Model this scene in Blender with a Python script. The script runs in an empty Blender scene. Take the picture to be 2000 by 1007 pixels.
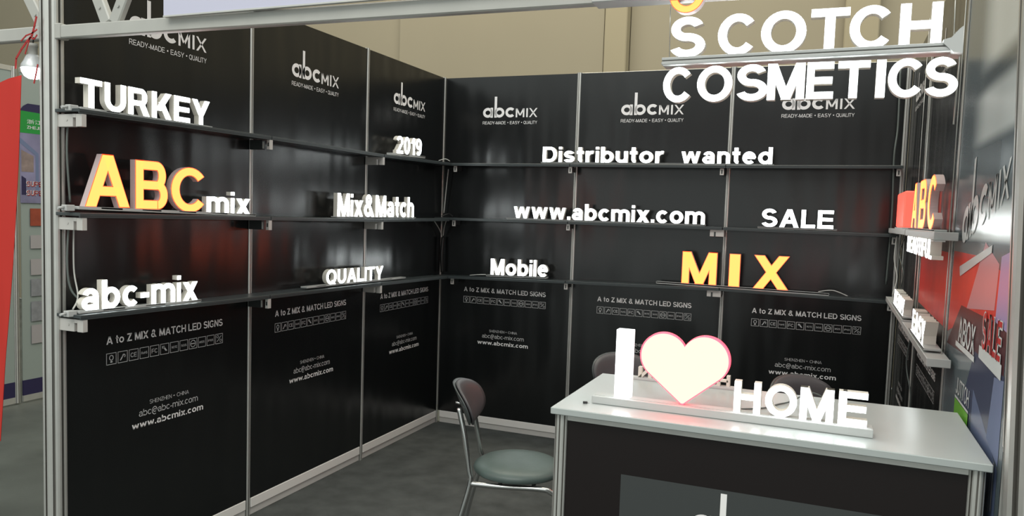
import bpy, math, random
from mathutils import Vector, Matrix
random.seed(4)
sc = bpy.context.scene
C = sc.collection
R = math.radians
HALF = math.pi / 2

# ---------------------------------------------------------------- camera
cx, cy, cz = 2.58081, -1.97792, 1.53402
yaw, pitch, roll, FPX = 0.380064, -0.0708306, 0.033704, 1509.29
f = Vector((-math.sin(yaw) * math.cos(pitch), math.cos(yaw) * math.cos(pitch), math.sin(pitch)))
rt = Vector((math.cos(yaw), math.sin(yaw), 0))
up = rt.cross(f)
c_, s_ = math.cos(roll), math.sin(roll)
r2 = c_ * rt + s_ * up
u2 = -s_ * rt + c_ * up
cam_d = bpy.data.cameras.new('camera')
cam = bpy.data.objects.new('camera', cam_d)
C.objects.link(cam)
cam.matrix_world = Matrix(((r2.x, u2.x, -f.x, cx), (r2.y, u2.y, -f.y, cy), (r2.z, u2.z, -f.z, cz), (0, 0, 0, 1)))
cam_d.sensor_width = 36
cam_d.lens = 36 * FPX / 2000
cam_d.shift_x = -13.198 / 2000
cam_d.shift_y = 20.562 / 2000
cam_d.clip_start = 0.05
sc.camera = cam

# ---------------------------------------------------------------- light
W = bpy.data.worlds.new('hall_ambient')
sc.world = W
W.use_nodes = True
W.node_tree.nodes['Background'].inputs[0].default_value = (0.93, 1.0, 0.97, 1)
W.node_tree.nodes['Background'].inputs[1].default_value = 0.90
sc.view_settings.view_transform = 'Standard'
sc.view_settings.look = 'None'
sc.view_settings.exposure = 0.0
sc.view_settings.gamma = 1
sc.view_settings.use_curve_mapping = False


def area(name, loc, rot, size, power, col):
    l = bpy.data.lights.new(name, 'AREA')
    l.shape = 'RECTANGLE'
    l.size, l.size_y = size
    l.energy = power
    l.color = col
    o = bpy.data.objects.new(name, l)
    o.location = loc
    o.rotation_euler = rot
    C.objects.link(o)
    return o


area('hall_fill', (1.5, -5.0, 7.0), (R(38), 0, 0), (7, 3), 330, (1, 0.97, 0.9))  # added fill light behind the camera, aimed at the booth's front faces
area('hall_fill', (0.5, 3.2, 8.0), (R(35), 0, 0), (9, 1.5), 400, (1, 0.9, 0.72))  # unseen area light aimed at the hall wall


# ---------------------------------------------------------------- materials
def mat(name, col, rough=0.5, metal=0.0, emit=None, es=0.0, spec=0.5, var=0.0, vscale=8, bump=0.0,
        bscale=(30, 30, 30), detail=4, coat=0.0):
    m = bpy.data.materials.new(name)
    m.use_nodes = True
    nt = m.node_tree
    b = nt.nodes['Principled BSDF']
    b.inputs['Base Color'].default_value = (*col, 1)
    b.inputs['Roughness'].default_value = rough
    b.inputs['Metallic'].default_value = metal
    b.inputs['Specular IOR Level'].default_value = spec
    b.inputs['Coat Weight'].default_value = coat
    if emit:
        b.inputs['Emission Color'].default_value = (*emit, 1)
        b.inputs['Emission Strength'].default_value = es
    if var or bump:
        tc = nt.nodes.new('ShaderNodeTexCoord')
        mp = nt.nodes.new('ShaderNodeMapping')
        nt.links.new(tc.outputs['Object'], mp.inputs[0])
    if var:
        n = nt.nodes.new('ShaderNodeTexNoise')
        n.inputs['Scale'].default_value = vscale
        n.inputs['Detail'].default_value = 5
        nt.links.new(tc.outputs['Object'], n.inputs['Vector'])
        rp = nt.nodes.new('ShaderNodeMapRange')
        rp.inputs[1].default_value = 0.3
        rp.inputs[2].default_value = 0.7
        rp.inputs[3].default_value = 1 - var
        rp.inputs[4].default_value = 1 + var
        nt.links.new(n.outputs['Fac'], rp.inputs[0])
        mx = nt.nodes.new('ShaderNodeVectorMath')
        mx.operation = 'SCALE'
        mx.inputs[0].default_value = col
        nt.links.new(rp.outputs[0], mx.inputs['Scale'])
        nt.links.new(mx.outputs[0], b.inputs['Base Color'])
    if bump:
        mp.inputs['Scale'].default_value = bscale
        n2 = nt.nodes.new('ShaderNodeTexNoise')
        n2.inputs['Scale'].default_value = 1
        n2.inputs['Detail'].default_value = detail
        nt.links.new(mp.outputs[0], n2.inputs['Vector'])
        bp = nt.nodes.new('ShaderNodeBump')
        bp.inputs['Strength'].default_value = 1
        bp.inputs['Distance'].default_value = bump
        nt.links.new(n2.outputs['Fac'], bp.inputs['Height'])
        nt.links.new(bp.outputs[0], b.inputs['Normal'])
    return m


M = {}
M['film'] = mat('black_poster_film', (0.006, 0.007, 0.0073), 0.24, spec=0.62, bump=0.018, bscale=(5.0, 5.0, 1.0), detail=1.2)
M['print'] = mat('pale_print', (0.92, 0.90, 0.89), 0.4)
M['print_dim'] = mat('grey_print', (0.55, 0.55, 0.55), 0.4)
M['alu'] = mat('satin_aluminium', (0.60, 0.60, 0.57), 0.36, 0.55, var=0.05, vscale=14)
M['beam'] = mat('painted_beam', (0.46, 0.46, 0.43), 0.45, 0.1, var=0.05, vscale=9)
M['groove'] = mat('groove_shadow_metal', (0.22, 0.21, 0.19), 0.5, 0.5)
M['rail'] = mat('cream_rail', (0.88, 0.85, 0.81), 0.45, 0.0)
M['rail_low'] = mat('grey_plinth', (0.62, 0.60, 0.57), 0.5, 0.0)
M['shelf'] = mat('black_shelf', (0.045, 0.055, 0.057), 0.35)
M['bracket'] = mat('pale_bracket', (0.62, 0.60, 0.57), 0.4, 0.2)
M['bracket_dark'] = mat('dark_bracket', (0.05, 0.055, 0.055), 0.4, 0.3)
M['tray'] = mat('white_tray', (0.50, 0.51, 0.50), 0.4)
M['side'] = mat('letter_return', (0.66, 0.63, 0.56), 0.5, emit=(1, 0.95, 0.85), es=0.04)
M['side_warm'] = mat('letter_return_pinkish', (0.55, 0.46, 0.46), 0.5, emit=(1, 0.35, 0.3), es=0.04)
M['white_face'] = mat('lit_white_acrylic', (0.2, 0.2, 0.2), 0.4, emit=(0.93, 1.0, 1.0), es=10)
M['white_rim'] = mat('lit_white_rim', (0.8, 0.8, 0.8), 0.4, emit=(0.93, 1.0, 1.0), es=1.3)
M['amber_face'] = mat('lit_amber_acrylic', (0.15, 0.08, 0.03), 0.4, emit=(1, 0.118, 0.026), es=6.8)
M['amber_rim'] = mat('lit_red_orange_rim', (0.8, 0.2, 0.1), 0.4, emit=(1, 0.085, 0.018), es=1.1)
M['heart_face'] = mat('lit_heart_acrylic', (0.1, 0.05, 0.05), 0.4, emit=(1, 0.128, 0.096), es=8)
M['heart_rim'] = mat('lit_heart_rim', (0.9, 0.2, 0.3), 0.4, emit=(1, 0.06, 0.10), es=1.6)
M['heart_side'] = mat('lit_heart_side', (0.6, 0.1, 0.15), 0.4, emit=(1, 0.05, 0.09), es=2.4)
M['red_glow'] = mat('lit_red_acrylic', (0.8, 0.1, 0.06), 0.4, emit=(1, 0.10, 0.07), es=1.3)
M['counter_top'] = mat('white_laminate', (0.42, 0.455, 0.445), 0.28, var=0.02, vscale=3)
M['counter_black'] = mat('black_counter_film', (0.009, 0.006, 0.006), 0.4, spec=0.35)
M['inset'] = mat('grey_counter_print', (0.045, 0.05, 0.05), 0.45)
M['vinyl'] = mat('grey_green_vinyl', (0.085, 0.118, 0.110), 0.42, var=0.12, vscale=6, bump=0.002, bscale=(14, 14, 14))
M['vinyl_dark'] = mat('charcoal_vinyl', (0.075, 0.070, 0.075), 0.45)
M['shell'] = mat('dark_plastic_shell', (0.06, 0.07, 0.07), 0.4)
M['chrome'] = mat('chrome_tube', (0.55, 0.56, 0.55), 0.18, 0.95)
M['carpet'] = mat('grey_carpet', (0.090, 0.096, 0.093), 0.95, spec=0.1, var=0.22, vscale=7, bump=0.004, bscale=(220, 220, 220))
M['floor'] = mat('hall_floor', (0.085, 0.095, 0.088), 0.42, var=0.3, vscale=2.2, bump=0.002, bscale=(4, 14, 4))
M['hall'] = mat('hall_wall_paint', (0.30, 0.265, 0.19), 0.9, var=0.03, vscale=0.8)
M['hall2'] = mat('hall_column_paint', (0.335, 0.29, 0.195), 0.9, var=0.02, vscale=0.8)
M['board'] = mat('lavender_white_board', (0.58, 0.58, 0.72), 0.5)
M['cable'] = mat('white_cable', (0.55, 0.55, 0.52), 0.5)
M['cable_grey'] = mat('grey_cable', (0.12, 0.14, 0.13), 0.4)
M['wire'] = mat('steel_wire', (0.6, 0.6, 0.56), 0.3, 0.6)
M['redcloth'] = mat('red_banner_cloth', (0.56, 0.028, 0.018), 0.75, bump=0.02, bscale=(7, 7, 1.4), detail=2)
M['ribbon'] = mat('red_ribbon', (0.40, 0.02, 0.02), 0.6)
M['bulb'] = mat('lit_bulb', (0.9, 0.9, 0.9), 0.3, emit=(0.92, 0.96, 1), es=6)
M['bulb_base'] = mat('bulb_housing', (0.55, 0.57, 0.58), 0.35, 0.3)
M['booth_white'] = mat('neighbour_panel', (0.30, 0.35, 0.33), 0.6)
M['navy'] = mat('navy_print', (0.022, 0.018, 0.07), 0.6)
M['green'] = mat('green_print', (0.015, 0.27, 0.045), 0.6)
M['green_lime'] = mat('lime_print', (0.14, 0.42, 0.04), 0.5)
M['mural'] = mat('mauve_grey_print', (0.22, 0.21, 0.34), 0.6, var=0.25, vscale=5)
M['mural2'] = mat('slate_blue_print', (0.15, 0.19, 0.32), 0.6)
M['mural3'] = mat('brown_print', (0.26, 0.20, 0.19), 0.6, var=0.3, vscale=12)
M['sq_red'] = mat('rust_print', (0.30, 0.06, 0.03), 0.6, var=0.15, vscale=20)
M['sq_a'] = mat('pale_mauve_swatch', (0.38, 0.36, 0.37), 0.6)
M['sq_b'] = mat('grey_swatch', (0.25, 0.26, 0.28), 0.6, var=0.15, vscale=20)
M['super'] = mat('dark_red_print', (0.36, 0.02, 0.02), 0.6)
M['white_print'] = mat('white_print', (0.75, 0.75, 0.78), 0.5)
M['p_slate_glare'] = mat('slate_print_with_glare', (0.10, 0.125, 0.14), 0.2, spec=0.6, bump=0.006, bscale=(3, 3, 1.2), detail=1)
M['p_red'] = mat('red_reflection_paint', (0.75, 0.055, 0.045), 0.3, var=0.15, vscale=5)
M['p_pink'] = mat('pink_poster_print', (0.62, 0.32, 0.36), 0.3)
M['p_lilac'] = mat('lilac_poster_print', (0.42, 0.36, 0.62), 0.3)
M['p_dark'] = mat('dark_maroon_poster_print', (0.09, 0.03, 0.035), 0.3)
M['p_navy'] = mat('navy_poster_print', (0.06, 0.075, 0.13), 0.3)
M['p_blue'] = mat('blue_poster_print', (0.14, 0.18, 0.30), 0.3, var=0.1, vscale=6)
M['p_white'] = mat('glossy_white_print', (0.88, 0.92, 0.92), 0.2, spec=0.6)
M['p_redtext'] = mat('red_letter_print', (0.6, 0.04, 0.04), 0.3)
M['black'] = mat('black_plastic', (0.012, 0.012, 0.012), 0.4)


# ---------------------------------------------------------------- helpers
def tag(o, label=None, cat=None, group=None, kind=None):
    if label: o['label'] = label
    if cat: o['category'] = cat
    if group: o['group'] = group
    if kind: o['kind'] = kind
    return o


def empty(name, loc=(0, 0, 0), rz=0, **k):
    o = bpy.data.objects.new(name, None)
    o.empty_display_size = 0.1
    C.objects.link(o)
    o.location = loc
    o.rotation_euler = (0, 0, rz)
    tag(o, **k)
    return o


class MB:
    def __init__(s):
        s.v, s.f, s.m, s.sm = [], [], [], []

    def poly(s, pts, mi=0, smooth=False):
        n = len(s.v)
        s.v += [tuple(p) for p in pts]
        s.f.append(tuple(range(n, n + len(pts))))
        s.m.append(mi)
        s.sm.append(smooth)

    def box(s, a, b, mi=0, bev=0.0, M4=None):
        x0, y0, z0 = [min(p, q) for p, q in zip(a, b)]
        x1, y1, z1 = [max(p, q) for p, q in zip(a, b)]
        n = len(s.v)
        if bev <= 0:
            P = [(x0, y0, z0), (x1, y0, z0), (x1, y1, z0), (x0, y1, z0), (x0, y0, z1), (x1, y0, z1), (x1, y1, z1), (x0, y1, z1)]
            F = [(0, 3, 2, 1), (4, 5, 6, 7), (0, 1, 5, 4), (1, 2, 6, 5), (2, 3, 7, 6), (3, 0, 4, 7)]
        else:
            e = min(bev, (x1 - x0) / 2.01, (y1 - y0) / 2.01, (z1 - z0) / 2.01)
            P, F = [], []
            idx = {}
            for ix, X in enumerate((x0, x1)):
                for iy, Y in enumerate((y0, y1)):
                    for iz, Z in enumerate((z0, z1)):
                        sx, sy, sz = (1, -1)[ix], (1, -1)[iy], (1, -1)[iz]
                        for ax in range(3):
                            q = [X + sx * e, Y + sy * e, Z + sz * e]
                            q[ax] = (X, Y, Z)[ax]
                            idx[(ix, iy, iz, ax)] = len(P)
                            P.append(tuple(q))
            g = lambda *k: idx[k]
            for ax in range(3):
                for d in (0, 1):
                    o1, o2 = [a_ for a_ in range(3) if a_ != ax]
                    q = []
                    for (p1, p2) in ((0, 0), (1, 0), (1, 1), (0, 1)):
                        k = [0, 0, 0]
                        k[ax], k[o1], k[o2] = d, p1, p2
                        q.append(g(*k, ax))
                    F.append(tuple(q))
                    # edges parallel to ax
            for ax in range(3):
                o1, o2 = [a_ for a_ in range(3) if a_ != ax]
                for p1 in (0, 1):
                    for p2 in (0, 1):
                        k0, k1 = [0, 0, 0], [0, 0, 0]
                        k0[ax], k1[ax] = 0, 1
                        k0[o1] = k1[o1] = p1
                        k0[o2] = k1[o2] = p2
                        F.append((g(*k0, o1), g(*k1, o1), g(*k1, o2), g(*k0, o2)))
            for ix in (0, 1):
                for iy in (0, 1):
                    for iz in (0, 1):
                        F.append((g(ix, iy, iz, 0), g(ix, iy, iz, 1), g(ix, iy, iz, 2)))
        if M4 is not None:
            P = [tuple(M4 @ Vector(p)) for p in P]
        s.v += P
        for q in F:
            s.f.append(tuple(n + i for i in q))
            s.m.append(mi)
            s.sm.append(False)
        return s

    def bar(s, p, q, w, h, mi=0, bev=0.0, upv=(0, 0, 1)):
        """box from p to q with section w x h"""
        p, q = Vector(p), Vector(q)
        d = (q - p)
        L = d.length
        d.normalize()
        a = Vector(upv).cross(d)
        if a.length < 1e-4: a = Vector((1, 0, 0))
        a.normalize()
        b = d.cross(a)
        m = Matrix(((d.x, a.x, b.x, p.x), (d.y, a.y, b.y, p.y), (d.z, a.z, b.z, p.z), (0, 0, 0, 1)))
        return s.box((0, -w / 2, -h / 2), (L, w / 2, h / 2), mi, bev, m)

    def tube(s, pts, r, seg=10, mi=0, caps=True):
        pts = [Vector(p) for p in pts]
        n = len(pts)
        T = []
        for i in range(n):
            t = (pts[min(i + 1, n - 1)] - pts[max(i - 1, 0)])
            T.append(t.normalized())
        ref = Vector((0, 0, 1)) if abs(T[0].z) < 0.9 else Vector((1, 0, 0))
        a = T[0].cross(ref).normalized()
        base = len(s.v)
        rr = r if isinstance(r, (list, tuple)) else [r] * n
        for i in range(n):
            a = (a - T[i] * a.dot(T[i])).normalized()
            b = T[i].cross(a)
            for k in range(seg):
                th = 2 * math.pi * k / seg
                s.v.append(tuple(pts[i] + (a * math.cos(th) + b * math.sin(th)) * rr[i]))
        for i in range(n - 1):
            for k in range(seg):
                k2 = (k + 1) % seg
                s.f.append((base + i * seg + k, base + i * seg + k2, base + (i + 1) * seg + k2, base + (i + 1) * seg + k))
                s.m.append(mi)
                s.sm.append(True)
        if caps:
            for i0, rev in ((0, True), (n - 1, False)):
                q = [base + i0 * seg + k for k in range(seg)]
                s.f.append(tuple(q[::-1] if rev else q))
                s.m.append(mi)
                s.sm.append(False)
        return s

    def lathe(s, prof, seg=32, mi=0, M4=None, sx=1, sy=1):
        base = len(s.v)
        for (r, z) in prof:
            for k in range(seg):
                th = 2 * math.pi * k / seg
                p = Vector((r * sx * math.cos(th), r * sy * math.sin(th), z))
                if M4 is not None: p = M4 @ p
                s.v.append(tuple(p))
        for i in range(len(prof) - 1):
            for k in range(seg):
                k2 = (k + 1) % seg
                s.f.append((base + i * seg + k, base + i * seg + k2, base + (i + 1) * seg + k2, base + (i + 1) * seg + k))
                s.m.append(mi)
                s.sm.append(True)
        return s

    def prism(s, outline, y0, y1, mi=0, mi_front=None):
        """outline in (x,z), front at y0 (-y side)"""
        n = len(outline)
        A = [(x, y0, z) for x, z in outline]
        B = [(x, y1, z) for x, z in outline]
        s.poly(A, mi if mi_front is None else mi_front)
        s.poly(B[::-1], mi)
        for i in range(n):
            j = (i + 1) % n
            s.poly([A[i], B[i], B[j], A[j]], mi)
        return s

    def build(s, name, mats, parent=None, loc=(0, 0, 0)):
        me = bpy.data.meshes.new(name)
        me.from_pydata(s.v, [], s.f)
        if not isinstance(mats, (list, tuple)): mats = [mats]
        for m in mats: me.materials.append(m)
        me.polygons.foreach_set('material_index', s.m)
        me.polygons.foreach_set('use_smooth', s.sm)
        me.update()
        o = bpy.data.objects.new(name, me)
        C.objects.link(o)
        if parent: o.parent = parent
        o.location = loc
        return o


def fix_normals(o):
    import bmesh
    bm = bmesh.new()
    bm.from_mesh(o.data)
    bmesh.ops.remove_doubles(bm, verts=bm.verts, dist=1e-5)
    bmesh.ops.recalc_face_normals(bm, faces=bm.faces)
    bm.to_mesh(o.data)
    bm.free()
    return o


# ---- own bold grotesque lettering: every glyph is a set of convex strokes and arc bands (cap height 1)
def G(ch, w):
    t = w * 0.86
    P = []

    def V(x, a, b): P.append(('q', [(x, a), (x + w, a), (x + w, b), (x, b)]))

    def H(a, b, y): P.append(('q', [(a, y), (b, y), (b, y + t), (a, y + t)]))

    def D(xa, ya, xb, yb, k=1.12): P.append(('q', [(xa, ya), (xa + w * k, ya), (xb + w * k, yb), (xb, yb)]))

    def A(x0, x1, y0, y1, a, b): P.append(('a', (x0 + x1) / 2, (y0 + y1) / 2, (x1 - x0) / 2, (y1 - y0) / 2, a, b))
    xh = 0.73
    m5 = 0.5 - t / 2
    if ch == 'A':
        W_ = 1.0; D(0, 0, 0.5 - w * 0.56, 1); D(1 - w * 1.12, 0, 0.5 - w * 0.56, 1); H(0.22, 0.78, 0.21)
    elif ch in 'BPR':
        W_ = 0.88 if ch != 'R' else 0.94
        V(0, 0, 1)
        lo = m5 if ch == 'B' else 0.45 - t / 2
        xr = 0.83
        H(w / 2, xr - 0.24, 1 - t); H(w / 2, xr - 0.24, lo); A(xr - 0.52, xr, lo, 1, -92, 92)
        if ch == 'B': H(w / 2, 0.6, 0); A(0.32, 0.88, 0, m5 + t, -92, 92)
        if ch == 'R': D(0.94 - w * 1.2, 0, 0.42, lo + t * 0.8, 1.2)
    elif ch == 'C': W_ = 0.93; A(0, 0.98, -0.012, 1.012, 38, 322)
    elif ch == 'G': W_ = 0.97; A(0, 0.99, -0.012, 1.012, 40, 345); V(0.97 - w, 0.12, 0.53); H(0.55, 0.97, 0.53 - t)
    elif ch == 'D': W_ = 0.90; V(0, 0, 1); H(w / 2, 0.48, 0); H(w / 2, 0.48, 1 - t); A(0.04, 0.90, 0, 1, -92, 92)
    elif ch == 'E': W_ = 0.80; V(0, 0, 1); H(w / 2, 0.80, 0); H(w / 2, 0.76, m5); H(w / 2, 0.79, 1 - t)
    elif ch == 'F': W_ = 0.75; V(0, 0, 1); H(w / 2, 0.70, m5 - 0.03); H(w / 2, 0.75, 1 - t)
    elif ch == 'H': W_ = 0.87; V(0, 0, 1); V(0.87 - w, 0, 1); H(w / 2, 0.87 - w / 2, m5)
    elif ch == 'I': W_ = w; V(0, 0, 1)
    elif ch == 'J': W_ = 0.62; V(0.62 - w, 0.25, 1); A(0, 0.62, -0.012, 0.52, 190, 362)
    elif ch == 'K': W_ = 0.94; V(0, 0, 1); D(w * 0.6, 0.30, 0.92 - w * 1.3, 1, 1.3); D(0.94 - w * 1.28, 0, 0.30, 0.62, 1.2)
    elif ch == 'L': W_ = 0.72; V(0, 0, 1); H(w / 2, 0.72, 0)
    elif ch == 'M': W_ = 1.02; V(0, 0, 1); V(1.02 - w, 0, 1); D(0.51 - w * 0.45, 0, 0.0, 1, 1.15); D(0.51 - w * 0.55, 0, 1.02 - w * 1.15, 1, 1.15)
    elif ch == 'N': W_ = 0.87; V(0, 0, 1); V(0.87 - w, 0, 1); D(0.87 - w * 1.15, 0, 0, 1, 1.15)
    elif ch == 'O': W_ = 1.02; A(0, 1.02, -0.012, 1.012, 0, 360)
    elif ch == 'Q': W_ = 1.02; A(0, 1.02, -0.012, 1.012, 0, 360); D(0.98 - w, -0.08, 0.52, 0.26, 1.0)
    elif ch == 'S':
        W_ = 0.84; A(0.02, 0.80, m5, 1.012, 22, 272); A(0, 0.84, -0.012, m5 + t, -160, 92)
    elif ch == 'T': W_ = 0.84; V(0.42 - w / 2, 0, 1 - t / 2); H(0, 0.84, 1 - t)
    elif ch == 'U': W_ = 0.87; V(0, 0.36, 1); V(0.87 - w, 0.36, 1); A(0, 0.87, -0.012, 0.78, 178, 362)
    elif ch == 'X': W_ = 0.93; D(0, 0, 0.93 - w * 1.25, 1, 1.25); D(0.93 - w * 1.25, 0, 0, 1, 1.25)
    elif ch == 'Y': W_ = 0.93; V(0.465 - w / 2, 0, 0.5); D(0.465 - w * 0.6, 0.38, 0, 1, 1.2); D(0.465 - w * 0.6, 0.38, 0.93 - w * 1.2, 1, 1.2)
    elif ch == 'Z': W_ = 0.82; H(0, 0.82, 0); H(0.03, 0.80, 1 - t); D(0.0, t * 0.5, 0.80 - w * 1.3, 1 - t * 0.5, 1.3)
    elif ch in 'bdpq':
        W_ = 0.77
        if ch == 'b': V(0, 0, 1); A(0, 0.77, -0.012, xh + 0.012, 0, 360)
        else: V(0.77 - w, 0, 1); A(0, 0.77, -0.012, xh + 0.012, 0, 360)
    elif ch == 'a':
        W_ = 0.72; A(0.03, 0.69, 0.16, xh + 0.012, -2, 160); V(0.69 - w, 0, 0.48); A(0, 0.64, -0.015, 0.46, 30, 330); H(0.28, 0.60, 0.46 - t * 0.98)
    elif ch == 'c': W_ = 0.70; A(0, 0.75, -0.012, xh + 0.012, 42, 318)
    elif ch == 'e': W_ = 0.74; A(0, 0.74, -0.012, xh + 0.012, 0, 315); H(w / 2, 0.70, 0.30)
    elif ch in 'hn': W_ = 0.72; V(0, 0, 1 if ch == 'h' else xh); V(0.72 - w, 0, 0.45); A(0.0, 0.72, 0.14, xh + 0.012, -2, 150)
    elif ch == 'i': W_ = w; V(0, 0, xh); V(0, 1 - t * 0.85, 1)
    elif ch == 'l': W_ = w; V(0, 0, 1)
    elif ch == 'm':
        W_ = 1.16; V(0, 0, xh); V(0.58 - w / 2, 0, 0.45); V(1.16 - w, 0, 0.45)
        A(0.0, 0.58 + w / 2, 0.17, xh + 0.012, -2, 150); A(0.58 - w / 2, 1.16, 0.17, xh + 0.012, -2, 150)
    elif ch == 'o': W_ = 0.80; A(0, 0.80, -0.012, xh + 0.012, 0, 360)
    elif ch == 'r': W_ = 0.49; V(0, 0, xh); A(0.02, 0.80, 0.05, xh + 0.02, 78, 165)
    elif ch == 's':
        W_ = 0.68; c = xh / 2; A(0.02, 0.65, c - t * 0.45, xh + 0.012, 22, 272); A(0, 0.68, -0.012, c + t * 0.45, -160, 92)
    elif ch == 't': W_ = 0.44; V(0.10, 0.18, 0.97); H(0, 0.43, xh - t); A(0.10, 0.62, -0.012, 0.45, 178, 265)
    elif ch == 'u': W_ = 0.72; V(0, 0.28, xh); V(0.72 - w, 0, xh); A(0, 0.72, -0.012, 0.60, 178, 340)
    elif ch == 'w':
        W_ = 1.10; k = 0.95; D(0.30 - w * k / 2, 0, 0, xh, k); D(0.30 - w * k / 2, 0, 0.55 - w * k / 2, xh, k)
        D(0.80 - w * k / 2, 0, 0.55 - w * k / 2, xh, k); D(0.80 - w * k / 2, 0, 1.10 - w * k, xh, k)
    elif ch == 'x': W_ = 0.78; D(0, 0, 0.78 - w * 1.25, xh, 1.25); D(0.78 - w * 1.25, 0, 0, xh, 1.25)
    elif ch == '.': W_ = w; V(0, 0, t)
    elif ch == '-': W_ = 0.40; H(0, 0.40, 0.26)
    elif ch == '&':
        W_ = 0.98; A(0.14, 0.70, 0.48, 1.012, 0, 360); A(0, 0.74, -0.012, 0.60, 75, 360); D(0.98 - w * 1.3, 0, 0.20, 0.72, 1.2)
        A(-0.10, 0.74, -0.012, 0.60, 330, 365)
    elif ch == '0': W_ = 0.70; A(0, 0.70, -0.012, 1.012, 0, 360)
    elif ch == '1': W_ = 0.46; V(0.46 - w, 0, 1); D(0.0, 0.66, 0.46 - w * 1.0, 0.98, 1.0)
    elif ch == '2': W_ = 0.72; A(0, 0.72, 0.40, 1.012, -35, 168); H(0, 0.72, 0); D(0.02, t * 0.4, 0.58 - w * 0.8, 0.57, 1.15)
    elif ch == '9': W_ = 0.72; A(0, 0.72, 0.34, 1.012, 0, 360); A(0, 0.72, -0.012, 1.012, -130, 20)
    elif ch == '5': W_ = 0.72; H(0.1, 0.68, 1 - t); V(0.08, 0.5, 1); A(0, 0.72, -0.012, 0.66, -160, 130)
    elif ch == '6': W_ = 0.72; A(0, 0.72, -0.012, 0.66, 0, 360); A(0, 0.72, -0.012, 1.012, 50, 200)
    elif ch == '@':
        W_ = 1.1; w2 = w; A(0, 1.1, -0.25, 1.0, 0, 300); A(0.27, 0.80, 0.12, 0.66, 0, 360); V(0.80 - w, 0.12, 0.66)
    else: return None, 0.45
    return P, W_


def inset_poly(pts, ex, ey):
    """inset a convex quad; ex, ey in font units along x and y"""
    n = len(pts)
    area2 = sum(pts[i][0] * pts[(i + 1) % n][1] - pts[(i + 1) % n][0] * pts[i][1] for i in range(n))
    if area2 < 0: pts = pts[::-1]
    if ex <= 0: return pts
    S = [(x / ex, y / ey) for x, y in pts]
    lines = []
    for i in range(n):
        a, b = S[i], S[(i + 1) % n]
        d = (b[0] - a[0], b[1] - a[1])
        L = math.hypot(*d)
        nx_, ny_ = -d[1] / L, d[0] / L
        lines.append(((a[0] + nx_, a[1] + ny_), d))
    out = []
    for i in range(n):
        (p, d), (q, e) = lines[i - 1], lines[i]
        den = d[0] * e[1] - d[1] * e[0]
        s = ((q[0] - p[0]) * e[1] - (q[1] - p[1]) * e[0]) / den
        out.append(((p[0] + d[0] * s) * ex, (p[1] + d[1] * s) * ey))
    return out


def quads(ch, w, ex=0.0, ey=0.0, seg=11):
    """convex front polygons (ccw) plus the index of edges that are real outline"""
    prims, W_ = G(ch, w)
    out = []
    for p in prims or []:
        if p[0] == 'q':
            out.append((inset_poly(p[1], ex, ey), (0, 1, 2, 3)))
        else:
            _, cx_, cy_, rx, ry, a, b = p
            t = w * 0.86
            full = (b - a) >= 360
            rx_o, ry_o, rx_i, ry_i = rx - ex, ry - ey, rx - w + ex, ry - t + ey
            da = 0 if full or ex == 0 else math.degrees(ex / rx)
            a, b = a + da, b - da
            n = max(4, int(round((b - a) / seg)))
            for i in range(n):
                t0, t1 = R(a + (b - a) * i / n), R(a + (b - a) * (i + 1) / n)
                q = [(cx_ + rx_i * math.cos(t0), cy_ + ry_i * math.sin(t0)), (cx_ + rx_o * math.cos(t0), cy_ + ry_o * math.sin(t0)),
                     (cx_ + rx_o * math.cos(t1), cy_ + ry_o * math.sin(t1)), (cx_ + rx_i * math.cos(t1), cy_ + ry_i * math.sin(t1))]
                ed = [1, 3]
                if not full and i == 0: ed.append(0)
                if not full and i == n - 1: ed.append(2)
                out.append((q, tuple(ed)))
    return out, W_


def layout(text, w, sp=1.0):
    gap = 0.10 * sp
    x = 0
    out = []
    for ch in text:
        if ch == ' ': x += 0.40 * sp; continue
        _, W_ = G(ch, w)
        out.append((ch, x, x + W_))
        x += W_ + gap
    return out


def spread(text, a, b, h, w=0.2, sp=1.0):
    L = layout(text, w, sp)
    x0, x1 = L[0][1], L[-1][2]
    k = (b - a) / (x1 - x0)
    return [(c, a + (p - x0) * k, a + (q - x0) * k, h) for c, p, q in L]


def flat_text(mb, text, x0, x1, z0, h, y=0.0, w=0.15, mi=0, z1=None, sp=1.0):
    """flat print: text from x0 to x1, baseline z0 (z1 at the right end), cap height h, on plane y"""
    L = layout(text, w, sp)
    T = L[-1][2]
    if z1 is None: z1 = z0
    for ch, a, b in L:
        qs, W_ = quads(ch, w, seg=24)
        for q, _ in qs:
            mb.poly([(x0 + (a + px) / T * (x1 - x0), y, z0 + (a + px) / T * (z1 - z0) + pz * h) for px, pz in q], mi)


def sign_letter(parent, ch, x0, x1, z0, h, depth, mats, w=0.225):
    """one channel letter: body (return + rim) and a lit face as its child; front at y=0, body goes to +y"""
    body, rim, face = mats
    qs, W_ = quads(ch, w)
    sx = (x1 - x0) / W_
    xm = (x0 + x1) / 2
    mb = MB()
    for q, ed in qs:
        A_ = [(x * sx + x0 - xm, 0.0, z * h) for x, z in q]
        B_ = [(x, depth, z) for x, _, z in A_]
        mb.poly(A_, 1)
        mb.poly(B_[::-1], 0)
        for i in ed:
            j = (i + 1) % 4
            mb.poly([A_[j], A_[i], B_[i], B_[j]], 0)
    o = mb.build('letter', [M[body], M[rim]], parent, (xm, 0, z0))
    e = 0.0028 if h > 0.15 else 0.0014
    qs, _ = quads(ch, w, e / sx, e / h)
    mb = MB()
    for q, ed in qs:
        A_ = [(x * sx + x0 - xm, -0.0012, z * h) for x, z in q]
        mb.poly(A_, 0)
    mb.build('lit_face', M[face], o)
    return o


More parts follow.
